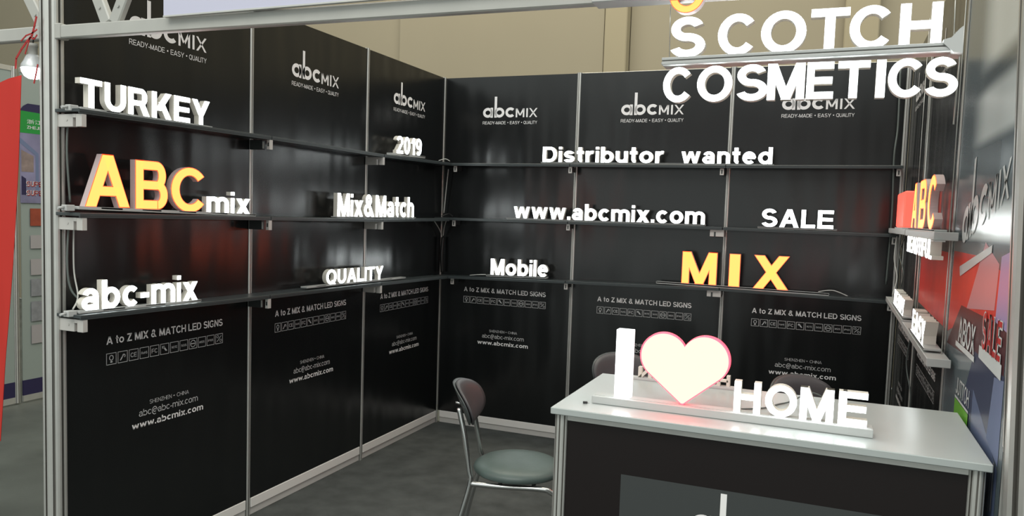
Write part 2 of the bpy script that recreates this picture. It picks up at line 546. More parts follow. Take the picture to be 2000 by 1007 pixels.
WHITE = ('side', 'white_rim', 'white_face')
AMBER = ('side_warm', 'amber_rim', 'amber_face')
REDDISH = ('side_warm', 'amber_rim', 'amber_face')
ROT = {'L': HALF, 'B': 0.0, 'R': -HALF}


def P3(side, s, out, z):
    """point at run s along a wall, 'out' metres in front of it"""
    if side == 'L': return (out, s, z)
    if side == 'B': return (s, 2.97 - out, z)
    if side == 'R': return (2.97 - out, -s, z)


def sign(side, s_left, letters, out, z_left, z_right, s0, s1, label, mats=WHITE, depth=0.026, tray=None,
         tray_h=0.010, group=None, plug=None, w=0.225):
    """letters: [(char, s_start, s_end, cap_h)]; s0,s1 is the run over which z goes from z_left to z_right"""
    root = empty('led_letter_sign', P3(side, s_left, out, z_left), ROT[side], label=label, cat='sign')
    if group: root['group'] = group
    zz = lambda s: (z_right - z_left) * (s - s0) / (s1 - s0)
    for L in letters:
        ch, a, b, h = L[:4]
        mm = L[4] if len(L) > 4 else mats
        extra = L[5] if len(L) > 5 else 0
        sign_letter(root, ch, a - s_left, b - s_left, zz((a + b) / 2) + extra, h, depth, mm, w)
    if tray:
        a, b = tray
        mb = MB()
        mb.bar((a - s_left, depth / 2, zz(a) - tray_h / 2), (b - s_left, depth / 2, zz(b) - tray_h / 2), depth + 0.012, tray_h, 0, 0.0015)
        # lip along both long edges
        for yy in (-0.005, depth + 0.005):
            mb.bar((a - s_left, yy, zz(a) - tray_h * 0.3), (b - s_left, yy, zz(b) - tray_h * 0.3), 0.002, tray_h * 0.6)
        mb.build('tray', M['tray'], root)
    if plug is not None:
        mb = MB()
        mb.box((plug - s_left, 0.0, zz(plug) - 0.019), (plug + 0.035 - s_left, depth, zz(plug) + 0.003), 0, 0.002)
        mb.tube([(plug - s_left, depth / 2, zz(plug) - 0.006), (plug - s_left - 0.022, depth / 2, zz(plug) - 0.009)], 0.005, 8)
        mb.build('connector', M['tray'], root)
    return root


# ---------------------------------------------------------------- floors, hall
mb = MB().box((-14, -9, -0.06), (12, 6.1, -0.012))
tag(mb.build('floor', M['floor']), kind='structure', label='grey sealed hall floor with pale scuffs', cat='floor')
mb = MB().box((-0.03, -0.05, -0.012), (3.05, 3.0, 0.0))
tag(mb.build('floor_carpet', M['carpet']), kind='structure', label='dark grey carpet inside the booth', cat='floor')
wb = empty('wall_hall', (0, 6.0, 0), kind='structure', label='beige exhibition hall wall behind the booth', cat='wall')
for (a, b, o_, mm) in ((-14, -2.2, 0.05, 'hall'), (-2.2, 0.27, 0.0, 'hall'), (0.52, 12, 0.12, 'hall')):
    MB().box((a + 0.004, o_, 0), (b - 0.004, 0.4, 8.5)).build('wall_panel', M[mm], wb)
MB().box((0.275, -0.02, 0), (0.515, 0.4, 8.5), 0, 0.01).build('column', M['hall2'], wb)
MB().box((2.6, -0.02, 0), (2.9, 0.11, 8.5), 0, 0.01).build('column', M['hall2'], wb)
ws = MB().box((-14.2, -9, 0), (-14, 6, 8.5)).build('wall_hall_left', M['hall'])
tag(ws, kind='structure', label='beige hall wall on the far left', cat='wall')


# ---------------------------------------------------------------- prints of the black posters (canonical frame: x right, z up, -y out)
def ring(mb, x, z, rx, rz, w, a0, a1, y, mi=0, n=28):
    for i in range(n):
        t0 = R(a0 + (a1 - a0) * i / n)
        t1 = R(a0 + (a1 - a0) * (i + 1) / n)
        q = lambda t, k: (x + (rx - k) * math.cos(t), y, z + (rz - k) * math.sin(t))
        mb.poly([q(t0, 0), q(t0, w), q(t1, w), q(t1, 0)], mi)


def rect(mb, x0, x1, z0, z1, y, mi=0):
    mb.poly([(x0, y, z0), (x1, y, z0), (x1, y, z1), (x0, y, z1)], mi)


def stroke(mb, p, q, w, y, mi=0):
    """stroke with horizontal ends"""
    mb.poly([(p[0] - w / 2, y, p[1]), (p[0] + w / 2, y, p[1]), (q[0] + w / 2, y, q[1]), (q[0] - w / 2, y, q[1])], mi)


def logo(mb, x, z, k, y=-0.0012, mi=0, shear=0.0):
    """x = left end, z = baseline, k = scale (1 -> 0.404 m wide)"""
    n0 = len(mb.v)
    w = 0.0185
    h = 0.068
    rx = 0.037
    ring(mb, x + 0.037 * k, z + h / 2 * k, rx * k, h / 2 * k, w * k, 0, 360, y, mi)
    rect(mb, x + 0.057 * k, x + 0.0755 * k, z, z + h * k, y, mi)
    rect(mb, x + 0.086 * k, x + 0.1045 * k, z, z + 0.143 * k, y, mi)
    ring(mb, x + 0.124 * k, z + h / 2 * k, rx * k, h / 2 * k, w * k, 0, 360, y, mi)
    ring(mb, x + 0.206 * k, z + h / 2 * k, rx * k, h / 2 * k, w * k, 42, 318, y, mi)
    t = 0.0115 * k
    X = x + 0.252 * k
    H = 0.060 * k
    stroke(mb, (X, z), (X, z + H), t, y, mi)
    stroke(mb, (X, z + H), (X + 0.026 * k, z + 0.012 * k), t, y, mi)
    stroke(mb, (X + 0.026 * k, z + 0.012 * k), (X + 0.052 * k, z + H), t, y, mi)
    stroke(mb, (X + 0.052 * k, z), (X + 0.052 * k, z + H), t, y, mi)
    stroke(mb, (X + 0.077 * k, z), (X + 0.077 * k, z + H), t, y, mi)
    stroke(mb, (X + 0.098 * k, z), (X + 0.146 * k, z + H), t, y, mi)
    stroke(mb, (X + 0.098 * k, z + H), (X + 0.146 * k, z), t, y, mi)
    if shear:
        for i in range(n0, len(mb.v)):
            v = mb.v[i]
            mb.v[i] = (v[0], v[1], v[2] + (v[0] - x) * shear)


YP = -0.0015
proto = {}
mb = MB(); logo(mb, -0.202, 0.0, 1.0, YP); proto['logo_print'] = (mb, 'print')
mb = MB()
flat_text(mb, 'READY-MADE', -0.202, -0.028, -0.046, 0.021, YP, 0.13)
flat_text(mb, 'EASY', 0.003, 0.075, -0.046, 0.021, YP, 0.13)
flat_text(mb, 'QUALITY', 0.103, 0.202, -0.046, 0.021, YP, 0.13)
for xx in (-0.0125, 0.089): rect(mb, xx - 0.003, xx + 0.003, -0.038, -0.032, YP)
proto['slogan_print'] = (mb, 'print')
mb = MB(); flat_text(mb, 'A to Z MIX & MATCH LED SIGNS', -0.310, 0.310, 0.972, 0.032, YP, 0.19); proto['headline_print'] = (mb, 'print')
mb = MB()
for i in range(12):
    xx = -0.311 + i * (0.622 - 0.046) / 11
    zz = 0.891
    s_ = 0.046
    e = 0.0022
    for (a, b, c, d) in ((0, s_, 0, e), (0, s_, s_ - e, s_), (0, e, e, s_ - e), (s_ - e, s_, e, s_ - e)):
        rect(mb, xx + a, xx + b, zz + c, zz + d, YP)
    tx = {2: 'CE', 3: 'RoHS', 4: 'FC', 6: 'NOTE', 7: 'SGS', 9: 'MSDS', 10: 'IP65'}.get(i)
    if tx:
        hh = 0.018 if i in (2, 4) else 0.010
        flat_text(mb, tx, xx + 0.008, xx + s_ - 0.008, zz + (s_ - hh) / 2, hh, YP, 0.15)
    elif i == 0:
        ring(mb, xx + s_ / 2, zz + 0.027, 0.010, 0.011, 0.003, 0, 360, YP, 0, 14)
        rect(mb, xx + 0.018, xx + 0.028, zz + 0.008, zz + 0.014, YP)
    elif i == 1:
        stroke(mb, (xx + 0.012, zz + 0.010), (xx + 0.026, zz + 0.030), 0.006, YP)
        ring(mb, xx + 0.028, zz + 0.026, 0.008, 0.008, 0.003, -60, 200, YP, 0, 10)
    elif i == 5:
        stroke(mb, (xx + 0.016, zz + 0.034), (xx + 0.032, zz + 0.014), 0.009, YP)
        rect(mb, xx + 0.010, xx + 0.022, zz + 0.026, zz + 0.036, YP)
    elif i == 8:
        ring(mb, xx + s_ / 2, zz + s_ / 2, 0.016, 0.016, 0.003, 0, 360, YP, 0, 16)
        rect(mb, xx + 0.012, xx + 0.034, zz + 0.021, zz + 0.025, YP)
    elif i == 11:
        stroke(mb, (xx + 0.010, zz + 0.010), (xx + 0.036, zz + 0.036), 0.004, YP)
        ring(mb, xx + 0.014, zz + 0.033, 0.007, 0.007, 0.002, 0, 360, YP, 0, 10)
        ring(mb, xx + 0.033, zz + 0.014, 0.007, 0.007, 0.002, 0, 360, YP, 0, 10)
proto['icon_row_print'] = (mb, 'print_dim')
mb = MB()
flat_text(mb, 'SHENZHEN', -0.104, 0.012, 0.695, 0.017, YP, 0.12)
flat_text(mb, 'CHINA', 0.040, 0.108, 0.695, 0.017, YP, 0.12)
rect(mb, 0.021, 0.029, 0.702, 0.706, YP)
proto['city_print'] = (mb, 'print_dim')
mb = MB(); flat_text(mb, 'abc@abc-mix.com', -0.158, 0.160, 0.652, 0.028, YP, 0.13); proto['mail_print'] = (mb, 'print_dim')
mb = MB(); flat_text(mb, 'www.abcmix.com', -0.192, 0.192, 0.605, 0.028, YP, 0.20, sp=1.2); proto['web_print'] = (mb, 'print')

def font_text(mb, text, x0, x1, z0, h, y):
    cu = bpy.data.curves.new('t', 'FONT')
    cu.body = text
    cu.resolution_u = 2
    o = bpy.data.objects.new('t', cu)
    C.objects.link(o)
    e = o.evaluated_get(bpy.context.evaluated_depsgraph_get())
    me = e.to_mesh()
    vs = [v.co.copy() for v in me.vertices]
    fs = [tuple(p.vertices) for p in me.polygons]
    e.to_mesh_clear()
    bpy.data.objects.remove(o)
    bpy.data.curves.remove(cu)
    if not vs: return
    a, b = min(v.x for v in vs), max(v.x for v in vs)
    c, d = min(v.y for v in vs), max(v.y for v in vs)
    n = len(mb.v)
    mb.v += [(x0 + (v.x - a) / (b - a) * (x1 - x0), y, z0 + (v.y - c) / (d - c) * h) for v in vs]
    for q in fs:
        mb.f.append(tuple(n + i for i in q)); mb.m.append(0); mb.sm.append(False)


# panels: thin slab with slight wave
PAN_W, PAN_T = 0.988, 0.008
pm = MB()
nx, nz = 6, 12
z0, z1 = 0.088, 2.470
g = {}
for i in range(nx + 1):
    for j in range(nz + 1):
        g[i, j] = len(pm.v)
        pm.v.append((-PAN_W / 2 + PAN_W * i / nx, 0.0, z0 + (z1 - z0) * j / nz))
for i in range(nx):
    for j in range(nz):
        pm.f.append((g[i, j], g[i + 1, j], g[i + 1, j + 1], g[i, j + 1])); pm.m.append(0); pm.sm.append(False)
b = [(-PAN_W / 2, 0, z0), (PAN_W / 2, 0, z0), (PAN_W / 2, 0, z1), (-PAN_W / 2, 0, z1)]
bk = [(x, PAN_T, z) for x, y, z in b]
pm.poly(bk[::-1], 1)
for i in range(4):
    j = (i + 1) % 4
    pm.poly([b[j], b[i], bk[i], bk[j]], 1)
panel0 = pm.build('panel', [M['film'], M['alu']])
proto_obj = {k: v[0].build(k, M[v[1]]) for k, v in proto.items()}
for o in [panel0] + list(proto_obj.values()): C.objects.unlink(o)


def add_panel(wall, s, prints, dz_logo=0.0, k=1):
    p = panel0.copy(); C.objects.link(p); p.parent = wall; p.location = (s, 0, 0)
    for n in prints:
        q = proto_obj[n].copy(); C.objects.link(q); q.parent = p
        if n in ('logo_print', 'slogan_print'): q.location = (0, 0, 2.192 + dz_logo)
    return p


ALLP = ['logo_print', 'slogan_print', 'headline_print', 'icon_row_print', 'city_print', 'mail_print', 'web_print']


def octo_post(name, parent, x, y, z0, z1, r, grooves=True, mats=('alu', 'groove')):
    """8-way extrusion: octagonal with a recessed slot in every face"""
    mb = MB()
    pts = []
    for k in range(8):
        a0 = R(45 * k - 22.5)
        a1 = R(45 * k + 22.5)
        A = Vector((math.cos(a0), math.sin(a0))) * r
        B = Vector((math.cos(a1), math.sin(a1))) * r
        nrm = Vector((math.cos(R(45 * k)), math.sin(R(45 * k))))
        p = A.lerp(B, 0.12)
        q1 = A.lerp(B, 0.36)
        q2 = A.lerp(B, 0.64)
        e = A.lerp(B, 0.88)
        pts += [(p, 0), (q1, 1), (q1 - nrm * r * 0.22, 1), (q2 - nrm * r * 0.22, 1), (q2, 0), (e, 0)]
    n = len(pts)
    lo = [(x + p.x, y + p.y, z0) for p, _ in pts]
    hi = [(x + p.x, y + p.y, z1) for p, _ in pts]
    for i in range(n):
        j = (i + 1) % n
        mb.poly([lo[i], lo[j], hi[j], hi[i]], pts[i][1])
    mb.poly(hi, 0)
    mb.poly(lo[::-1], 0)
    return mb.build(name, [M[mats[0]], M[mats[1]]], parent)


def wall(name, side, origin, label, posts, panels, rz):
    w = empty(name, origin, rz, kind='structure', label=label, cat='wall')
    for s in posts: octo_post('post', w, s, 0.014, 0, 2.475, 0.021)
    for (s, pr, dz) in panels: add_panel(w, s, pr, dz)
    a, b = min(posts), max(posts)
    for i in range(len(posts) - 1):
        p, q = sorted(posts)[i:i + 2]
        MB().box((p + 0.018, -0.004, 0.040), (q - 0.018, 0.022, 0.088), 0, 0.002).build('bottom_rail', M['rail'], w)
        MB().box((p + 0.018, 0.004, 0.002), (q - 0.018, 0.016, 0.040), 0, 0).build('plinth', M['rail_low'], w)
        MB().box((p + 0.018, 0.009, 2.440), (q - 0.018, 0.030, 2.474), 0, 0.002).build('top_rail', M['alu'], w)
    return w


wl = wall('wall_left', 'L', (0, 0, 0), 'black film panel wall on the left side of the booth', [0.99, 1.98, 2.965],
          [(1.485, ALLP, 0.002), (2.475, ALLP, 0.006)], HALF)
# front left bay: same panel, deep corner post
add_panel(wl, 0.500, ALLP, -0.002)
octo_post('corner_post', wl, -0.002, 0.030, -0.012, 3.2, 0.041)
MB().box((0.045, -0.004, 0.040), (0.972, 0.022, 0.088), 0, 0.002).build('bottom_rail', M['rail'], wl)
MB().box((0.045, 0.004, 0.002), (0.972, 0.016, 0.040), 0, 0).build('plinth', M['rail_low'], wl)
wk = wall('wall_back', 'B', (0, 2.97, 0), 'black film panel wall at the back of the booth', [0.99, 1.98, 2.95],
          [(1.485, ALLP, 0.0), (2.475, ALLP, 0.016)], 0)
add_panel(wk, 0.50, ALLP, -0.002)
MB().box((0.02, -0.004, 0.040), (0.972, 0.022, 0.088), 0, 0.002).build('bottom_rail', M['rail'], wk)
MB().box((0.02, 0.004, 0.002), (0.972, 0.016, 0.040), 0, 0).build('plinth', M['rail_low'], wk)
wr = empty('wall_right', (2.97, 0, 0), -HALF, kind='structure', label='black film panel wall on the right side of the booth', cat='wall')
for s in (-0.99, -1.98): octo_post('post', wr, s, 0.014, 0, 2.475, 0.021)
add_panel(wr, -2.475, ALLP, 0.0)
p2 = add_panel(wr, -1.485, ALLP, 0.0)
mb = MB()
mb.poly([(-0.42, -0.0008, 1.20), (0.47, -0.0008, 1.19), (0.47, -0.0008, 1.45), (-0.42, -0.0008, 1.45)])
mb.build('red_reflection_print', M['p_red'], p2)  # red reflection behind the trays, painted as a flat colour patch
p3 = add_panel(wr, -0.500, [], 0)
for i, (p, q) in enumerate(((-2.95, -1.98), (-1.98, -0.99), (-0.99, -0.04))):
    MB().box((p + 0.018, -0.004, 0.040), (q - 0.018, 0.022, 0.088), 0, 0.002).build('bottom_rail', M['rail'], wr)
    MB().box((p + 0.018, 0.004, 0.002), (q - 0.018, 0.016, 0.040)).build('plinth', M['rail_low'], wr)
rp = octo_post('corner_post', wr, 0, 0, 0, 3.3, 0.062)
rp.location = (0.0, 0.094, -0.012)
rp.rotation_euler = (R(2.0), 0, 0)

# product poster on the front right panel (flat print), glare and tray reflections painted in. local x = 0.5 - y, plane towards the booth
yy = lambda y: 0.5 - y


def pq(name, pts, m, lay=1):
    mb = MB()
    mb.poly([(yy(y), -0.0006 * lay, z) for y, z in pts])
    o = mb.build(name, M[m], p3)
    return o


def paint_poster_glare():  # pale soft bands in the base colour stand in for glare on the panel
    m = M['p_slate_glare']
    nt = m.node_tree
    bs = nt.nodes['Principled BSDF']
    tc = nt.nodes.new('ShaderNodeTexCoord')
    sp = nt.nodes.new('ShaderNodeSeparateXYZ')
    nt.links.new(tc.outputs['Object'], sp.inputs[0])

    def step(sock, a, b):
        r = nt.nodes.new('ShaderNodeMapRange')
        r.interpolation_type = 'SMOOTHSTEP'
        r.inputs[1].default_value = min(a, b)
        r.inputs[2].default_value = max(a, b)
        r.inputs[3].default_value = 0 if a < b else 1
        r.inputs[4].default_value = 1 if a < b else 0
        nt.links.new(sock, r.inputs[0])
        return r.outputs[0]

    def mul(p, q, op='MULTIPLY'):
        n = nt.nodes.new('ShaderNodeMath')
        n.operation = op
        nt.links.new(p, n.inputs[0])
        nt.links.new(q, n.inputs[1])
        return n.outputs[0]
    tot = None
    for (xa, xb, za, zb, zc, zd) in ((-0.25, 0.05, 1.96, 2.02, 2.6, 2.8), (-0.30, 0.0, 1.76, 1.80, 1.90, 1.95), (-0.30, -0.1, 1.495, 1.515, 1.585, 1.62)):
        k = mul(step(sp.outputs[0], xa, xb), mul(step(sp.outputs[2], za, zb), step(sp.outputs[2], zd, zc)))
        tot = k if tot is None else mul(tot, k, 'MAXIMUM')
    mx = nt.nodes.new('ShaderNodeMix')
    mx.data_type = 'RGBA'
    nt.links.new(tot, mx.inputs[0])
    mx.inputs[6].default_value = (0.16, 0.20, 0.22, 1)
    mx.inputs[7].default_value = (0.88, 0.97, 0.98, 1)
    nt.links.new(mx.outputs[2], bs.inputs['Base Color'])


paint_poster_glare()
pq('glare_art_print', [(0.992, 0.10), (0.01, 0.10), (0.01, 2.46), (0.992, 2.46)], 'p_slate_glare', 0.6)
pq('red_reflection_print', [(0.965, 1.19), (0.60, 1.27), (0.05, 1.33), (0.05, 1.42), (0.40, 1.46), (0.94, 1.46)], 'p_red', 1)  # red reflection carried on across this panel as flat colour
pq('pink_print', [(0.62, 1.30), (0.22, 1.335), (0.20, 1.45), (0.40, 1.50)], 'p_pink', 1.6)
pq('lilac_print', [(0.20, 1.31), (0.05, 1.30), (0.05, 1.49), (0.18, 1.47)], 'p_lilac', 1.8)
pq('maroon_print', [(0.965, 1.15), (0.06, 1.19), (0.06, 1.31), (0.72, 1.30)], 'p_dark', 1.2)
pq('navy_print', [(0.74, 0.86), (0.45, 0.86), (0.05, 1.05), (0.05, 1.20), (0.44, 1.20)], 'p_navy', 1.4)
pq('blue_print', [(0.42, 1.10), (0.05, 0.98), (0.05, 0.70), (0.42, 0.86)], 'p_blue', 1.8)
pq('lilac_print', [(0.20, 1.02), (0.05, 0.99), (0.05, 1.19), (0.16, 1.18)], 'mural2', 2.0)
mb = MB()
logo(mb, yy(0.80), 1.480, 1.62, -0.0024, 0, 0.20)
mb.build('logo_print', M['p_white'], p3)
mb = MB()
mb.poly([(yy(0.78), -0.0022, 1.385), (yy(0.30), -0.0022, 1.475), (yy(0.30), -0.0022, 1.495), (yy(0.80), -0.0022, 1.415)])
mb.build('tray_reflection_print', M['p_white'], p3)  # white strip painted in as the reflection of the tray edge
mb = MB(); flat_text(mb, 'ABOX', yy(0.72), yy(0.44), 1.188, 0.080, -0.003, 0.18); mb.build('small_word_print', M['p_white'], p3)
mb = MB(); rect(mb, yy(0.76), yy(0.43), 1.170, 1.186, -0.003); mb.build('base_print', M['p_white'], p3)
mb = MB()
flat_text(mb, 'SALE', yy(0.345), yy(0.095), 1.222, 0.100, -0.003, 0.26)
mb.build('sale_outline_print', M['p_white'], p3)
mb = MB()
flat_text(mb, 'SALE', yy(0.338), yy(0.102), 1.225, 0.094, -0.0036, 0.17)
mb.build('sale_print', M['p_redtext'], p3)
mb = MB()
mb.poly([(yy(0.37), -0.0028, 1.195), (yy(0.08), -0.0028, 1.185), (yy(0.08), -0.0028, 1.222), (yy(0.37), -0.0028, 1.228)])
mb.build('base_print', M['p_white'], p3)
mb = MB(); flat_text(mb, 'JUTTOH', yy(0.69), yy(0.46), 1.035, 0.05, -0.003, 0.15); mb.build('small_word_print', M['p_white'], p3)
mb = MB(); rect(mb, yy(0.70), yy(0.46), 0.95, 1.018, -0.003); mb.build('lime_print', M['green_lime'], p3)
mb = MB(); rect(mb, yy(0.70), yy(0.46), 1.020, 1.027, -0.003); mb.build('white_line_print', M['p_white'], p3)
mb = MB()
for i in range(14):
    a = 0.40 - i * 0.024
    rect(mb, yy(a), yy(a - 0.012), 0.72 + i * 0.012, 0.86 + i * 0.012 + random.uniform(-0.03, 0.03), -0.003)
mb.build('skyline_print', M['sq_b'], p3)

# ---------------------------------------------------------------- front truss and header board
tr = empty('fascia_truss', (0, 0, 2.08), label='pale grey truss beam across the booth front, diagonal braces above', cat='beam')
mb = MB(); mb.bar((-1.2, 0, 0.040), (-0.074, 0, 0.040), 0.030, 0.048, 0, 0.004); mb.build('chord', M['beam'], tr)
mb = MB(); mb.bar((0.012, 0, 0.039), (3.02, 0, 0.016), 0.030, 0.046, 0, 0.004); mb.build('chord', M['beam'], tr)
mb = MB(); mb.box((-0.0, -0.020, 0.014), (0.03, 0.020, 0.068), 0, 0.003); mb.build('clamp', M['beam'], tr)
mb = MB(); mb.bar((-1.2, 0, 0.62), (3.02, 0, 0.62), 0.05, 0.056, 0, 0.004); mb.build('chord', M['beam'], tr)


def brace(a, b):
    mb = MB()
    mb.bar((a[0], 0, a[1] - 2.08), (b[0], 0, b[1] - 2.08), 0.024, 0.046, 0, 0.004)
    mb.tube([(b[0] + (a[0] - b[0]) * 0.1, -0.013, b[1] - 2.08 + (a[1] - b[1]) * 0.1), (b[0] + (a[0] - b[0]) * 0.1, -0.016, b[1] - 2.08 + (a[1] - b[1]) * 0.1)], 0.005, 8)
    mb.build('brace', M['beam'], tr)


brace((-0.02, 2.67), (0.243, 2.135))
brace((0.565, 2.67), (0.275, 2.135))
brace((-0.42, 2.67), (-0.065, 2.13))
brace((-0.78, 2.67), (-1.1, 2.13))
for i in range(3):
    x = 0.9 + i * 0.72
    brace((x - 0.3, 2.67), (x, 2.135)); brace((x + 0.36, 2.67), (x + 0.03, 2.135))
hb = empty('header_board', (0.530, -0.030, 2.136), label='blank lavender white header board on the front truss', cat='board')
MB().box((0, -0.006, 0), (2.50, 0.006, 0.55), 0, 0.001).build('face_sheet', M['board'], hb)
MB().box((0, -0.0075, -0.004), (2.50, 0.0075, 0.001)).build('edge_trim', M['alu'], hb)

# ---------------------------------------------------------------- shelves
def shelf(side, segs, label, brs, group=None):
    root = empty('wall_shelf', P3(side, 0, 0, segs[0][2]), ROT[side], label=label, cat='shelf')
    zb = segs[0][2]
    dep, th = 0.125, 0.012
    for (a, b, za, z_b) in segs:
        mb = MB()
        mb.bar((a, -dep / 2 - 0.001, za - zb - th / 2), (b, -dep / 2 - 0.001, z_b - zb - th / 2), dep, th, 0, 0.0015)
        # front lip
        mb.bar((a, -dep + 0.002, za - zb - 0.009), (b, -dep + 0.002, z_b - zb - 0.009), 0.004, 0.017, 0)
        mb.build('board', M['shelf'], root)
    for (s, kind) in brs:
        zs = segs[0][2]
        for (a, b, za, z_b) in segs:
            if a - 0.03 <= s <= b + 0.03:
                zs = za + (z_b - za) * (s - a) / (b - a)
        t = zs - zb - 0.019
        mb = MB()
        if kind == 'plate':  # plate standing out from the wall, notch near its end
            mb.box((s - 0.010, -0.080, t - 0.044), (s + 0.010, -0.004, t + 0.001), 0, 0.001)
            mb.box((s - 0.010, -0.095, t - 0.012), (s + 0.010, -0.080, t + 0.001), 0)
            mb.box((s - 0.010, -0.124, t - 0.044), (s + 0.010, -0.095, t + 0.001), 0, 0.001)
            mb.tube([(s - 0.0104, -0.052, t - 0.02), (s - 0.012, -0.052, t - 0.02)], 0.004, 8)
            mb.build('bracket', M['bracket'], root)
        elif kind == 'dark':
            mb.box((s - 0.010, -0.080, t - 0.044), (s + 0.010, -0.004, t + 0.001), 0, 0.001)
            mb.box((s - 0.012, -0.124, t - 0.044), (s + 0.010, -0.108, t + 0.001), 1)
            mb.box((s - 0.0125, -0.120, t - 0.030), (s - 0.0118, -0.112, t - 0.012), 0)
            mb.box((s - 0.012, -0.090, t - 0.040), (s - 0.0105, -0.082, t - 0.008), 1)
            mb.build('bracket', [M['bracket_dark'], M['bracket']], root)
        elif kind == 'wide':
            mb.box((s - 0.085, -0.100, t - 0.040), (s, -0.088, t + 0.001), 0, 0.001)
            mb.box((s - 0.060, -0.102, t - 0.040), (s - 0.050, -0.0995, t - 0.012), 1)
            mb.box((s - 0.012, -0.090, t - 0.040), (s, -0.004, t + 0.001), 0, 0.001)
            mb.build('bracket', [M['bracket'], M['bracket_dark']], root)
        else:  # clip
            mb.box((s - 0.014, -0.100, t - 0.040), (s + 0.010, -0.090, t + 0.001), 0, 0.001)
            mb.box((s - 0.006, -0.1015, t - 0.032), (s + 0.002, -0.0995, t - 0.008), 1)
            mb.box((s - 0.004, -0.090, t - 0.030), (s + 0.004, -0.004, t + 0.001), 1)
            mb.build('bracket', [M['bracket'], M['bracket_dark']], root)
    return root


G_SH = None
SL = dict(
    L1=[(-0.02, 0.985, 1.850, 1.858), (0.989, 1.975, 1.858, 1.856), (1.979, 2.84, 1.856, 1.868)],
    L2=[(-0.02, 0.985, 1.485, 1.480), (0.989, 1.975, 1.480, 1.476), (1.979, 2.84, 1.476, 1.484)],
    L3=[(-0.02, 0.985, 1.120, 1.107), (0.989, 1.975, 1.107, 1.097), (1.979, 2.84, 1.097, 1.083)],
    B1=[(0.003, 0.985, 1.868, 1.868), (0.989, 1.975, 1.868, 1.868), (1.979, 2.945, 1.868, 1.874)],
    B2=[(0.003, 0.985, 1.490, 1.494), (0.989, 1.975, 1.494, 1.494), (1.979, 2.945, 1.494, 1.490)],
    B3=[(0.003, 0.985, 1.080, 1.103), (0.989, 1.975, 1.103, 1.123), (1.979, 2.945, 1.123, 1.112)])
br_l = [(0.0, 'plate'), (0.985, 'dark'), (1.975, 'plate')]
shelf('L', SL['L1'], 'long black shelf on the left wall, topmost, under the TURKEY and 2019 signs', br_l)
shelf('L', SL['L2'], 'long black shelf on the left wall, middle one, under the orange ABC sign', br_l)
shelf('L', SL['L3'], 'long black shelf on the left wall, lowest, under the abc-mix and QUALITY signs', br_l)
br_b = [(0.03, 'clip'), (0.985, 'clip'), (1.985, 'wide'), (2.925, 'clip')]
shelf('B', SL['B1'], 'long black shelf on the back wall, topmost, under the Distributor wanted sign', [(0.145, 'clip')] + [(0.985, 'clip'), (1.955, 'clip'), (2.925, 'clip')])
shelf('B', SL['B2'], 'long black shelf on the back wall, middle one, under the www.abcmix.com sign', [(0.145, 'clip')] + br_b[1:])
shelf('B', SL['B3'], 'long black shelf on the back wall, lowest, under the Mobile and orange MIX signs', [(0.145, 'clip')] + br_b[1:])

# ---------------------------------------------------------------- lit letter signs on the shelves
sign('L', 0.0, spread('TURKEY', 0.013, 0.630, 0.103), 0.09, 1.860, 1.863, 0.0, 0.63,
     'lit white TURKEY letter sign on the top shelf of the left wall', tray=(0.012, 0.640), plug=-0.028)
LA = [('A', 0.027, 0.222, 0.195, AMBER), ('B', 0.246, 0.405, 0.190, AMBER), ('C', 0.420, 0.612, 0.184, AMBER, -0.004)]
LA = LA + [(c, a, b, h, WHITE, -0.004) for c, a, b, h in spread('mix', 0.614, 0.884, 0.098)]
sign('L', 0.0, LA, 0.09, 1.508, 1.491, 0.0, 0.9, 'lit orange ABC with small white mix letters, on the middle shelf of the left wall',
     tray=(0.0, 0.917), tray_h=0.012, plug=-0.045)
sign('L', 0.0, [(c, a, b, h, WHITE, (0.0 if c != '-' else 0.0)) for c, a, b, h in spread('abc-mix', 0.012, 0.566, 0.108)],
     0.09, 1.131, 1.121, 0.0, 0.57, 'lit white abc-mix letter sign on the lowest shelf of the left wall', tray=(0.0, 0.581), plug=-0.04)
sign('L', 1.3, spread('QUALITY', 1.477, 2.048, 0.080), 0.09, 1.121, 1.108, 1.30, 2.31,
     'small lit white QUALITY sign on the lowest shelf of the left wall', tray=(1.302, 2.309), tray_h=0.009)
sign('L', 1.56, spread('Mix&Match', 1.568, 2.402, 0.127), 0.09, 1.486, 1.488, 1.56, 2.41,
     'narrow lit white Mix&Match sign on the middle shelf of the left wall', tray=(1.555, 2.42), tray_h=0.006)
sign('L', 2.1, spread('2019', 2.172, 2.484, 0.107), 0.09, 1.876, 1.888, 2.11, 2.53,
     'small lit white 2019 sign on the top shelf of the left wall near the corner', tray=(2.11, 2.525), tray_h=0.014)
DW = spread('Distributor', 0.784, 1.592, 0.100, sp=1.18) + spread('wanted', 1.701, 2.241, 0.100, sp=1.22)
sign('B', 0.78, DW, 0.09, 1.882, 1.878, 0.78, 2.24, 'lit white Distributor wanted sign on the top shelf of the back wall',
     tray=(0.775, 2.25), tray_h=0.008)
sign('B', 0.54, spread('www.abcmix.com', 0.590, 1.864, 0.106, sp=1.12), 0.09, 1.504, 1.506, 0.54, 1.87,
     'lit white www.abcmix.com sign on the middle shelf of the back wall', tray=(0.541, 1.868), tray_h=0.009)
sign('B', 2.17, spread('SALE', 2.198, 2.600, 0.107, sp=1.1), 0.09, 1.506, 1.506, 2.17, 2.63,
     'lit white SALE sign on the middle shelf of the back wall', tray=(2.179, 2.621))
sign('B', 0.40, spread('Mobile', 0.432, 0.850, 0.110), 0.09, 1.108, 1.118, 0.40, 0.86,
     'lit white Mobile sign on the lowest shelf of the back wall', tray=(0.401, 0.844), tray_h=0.012)
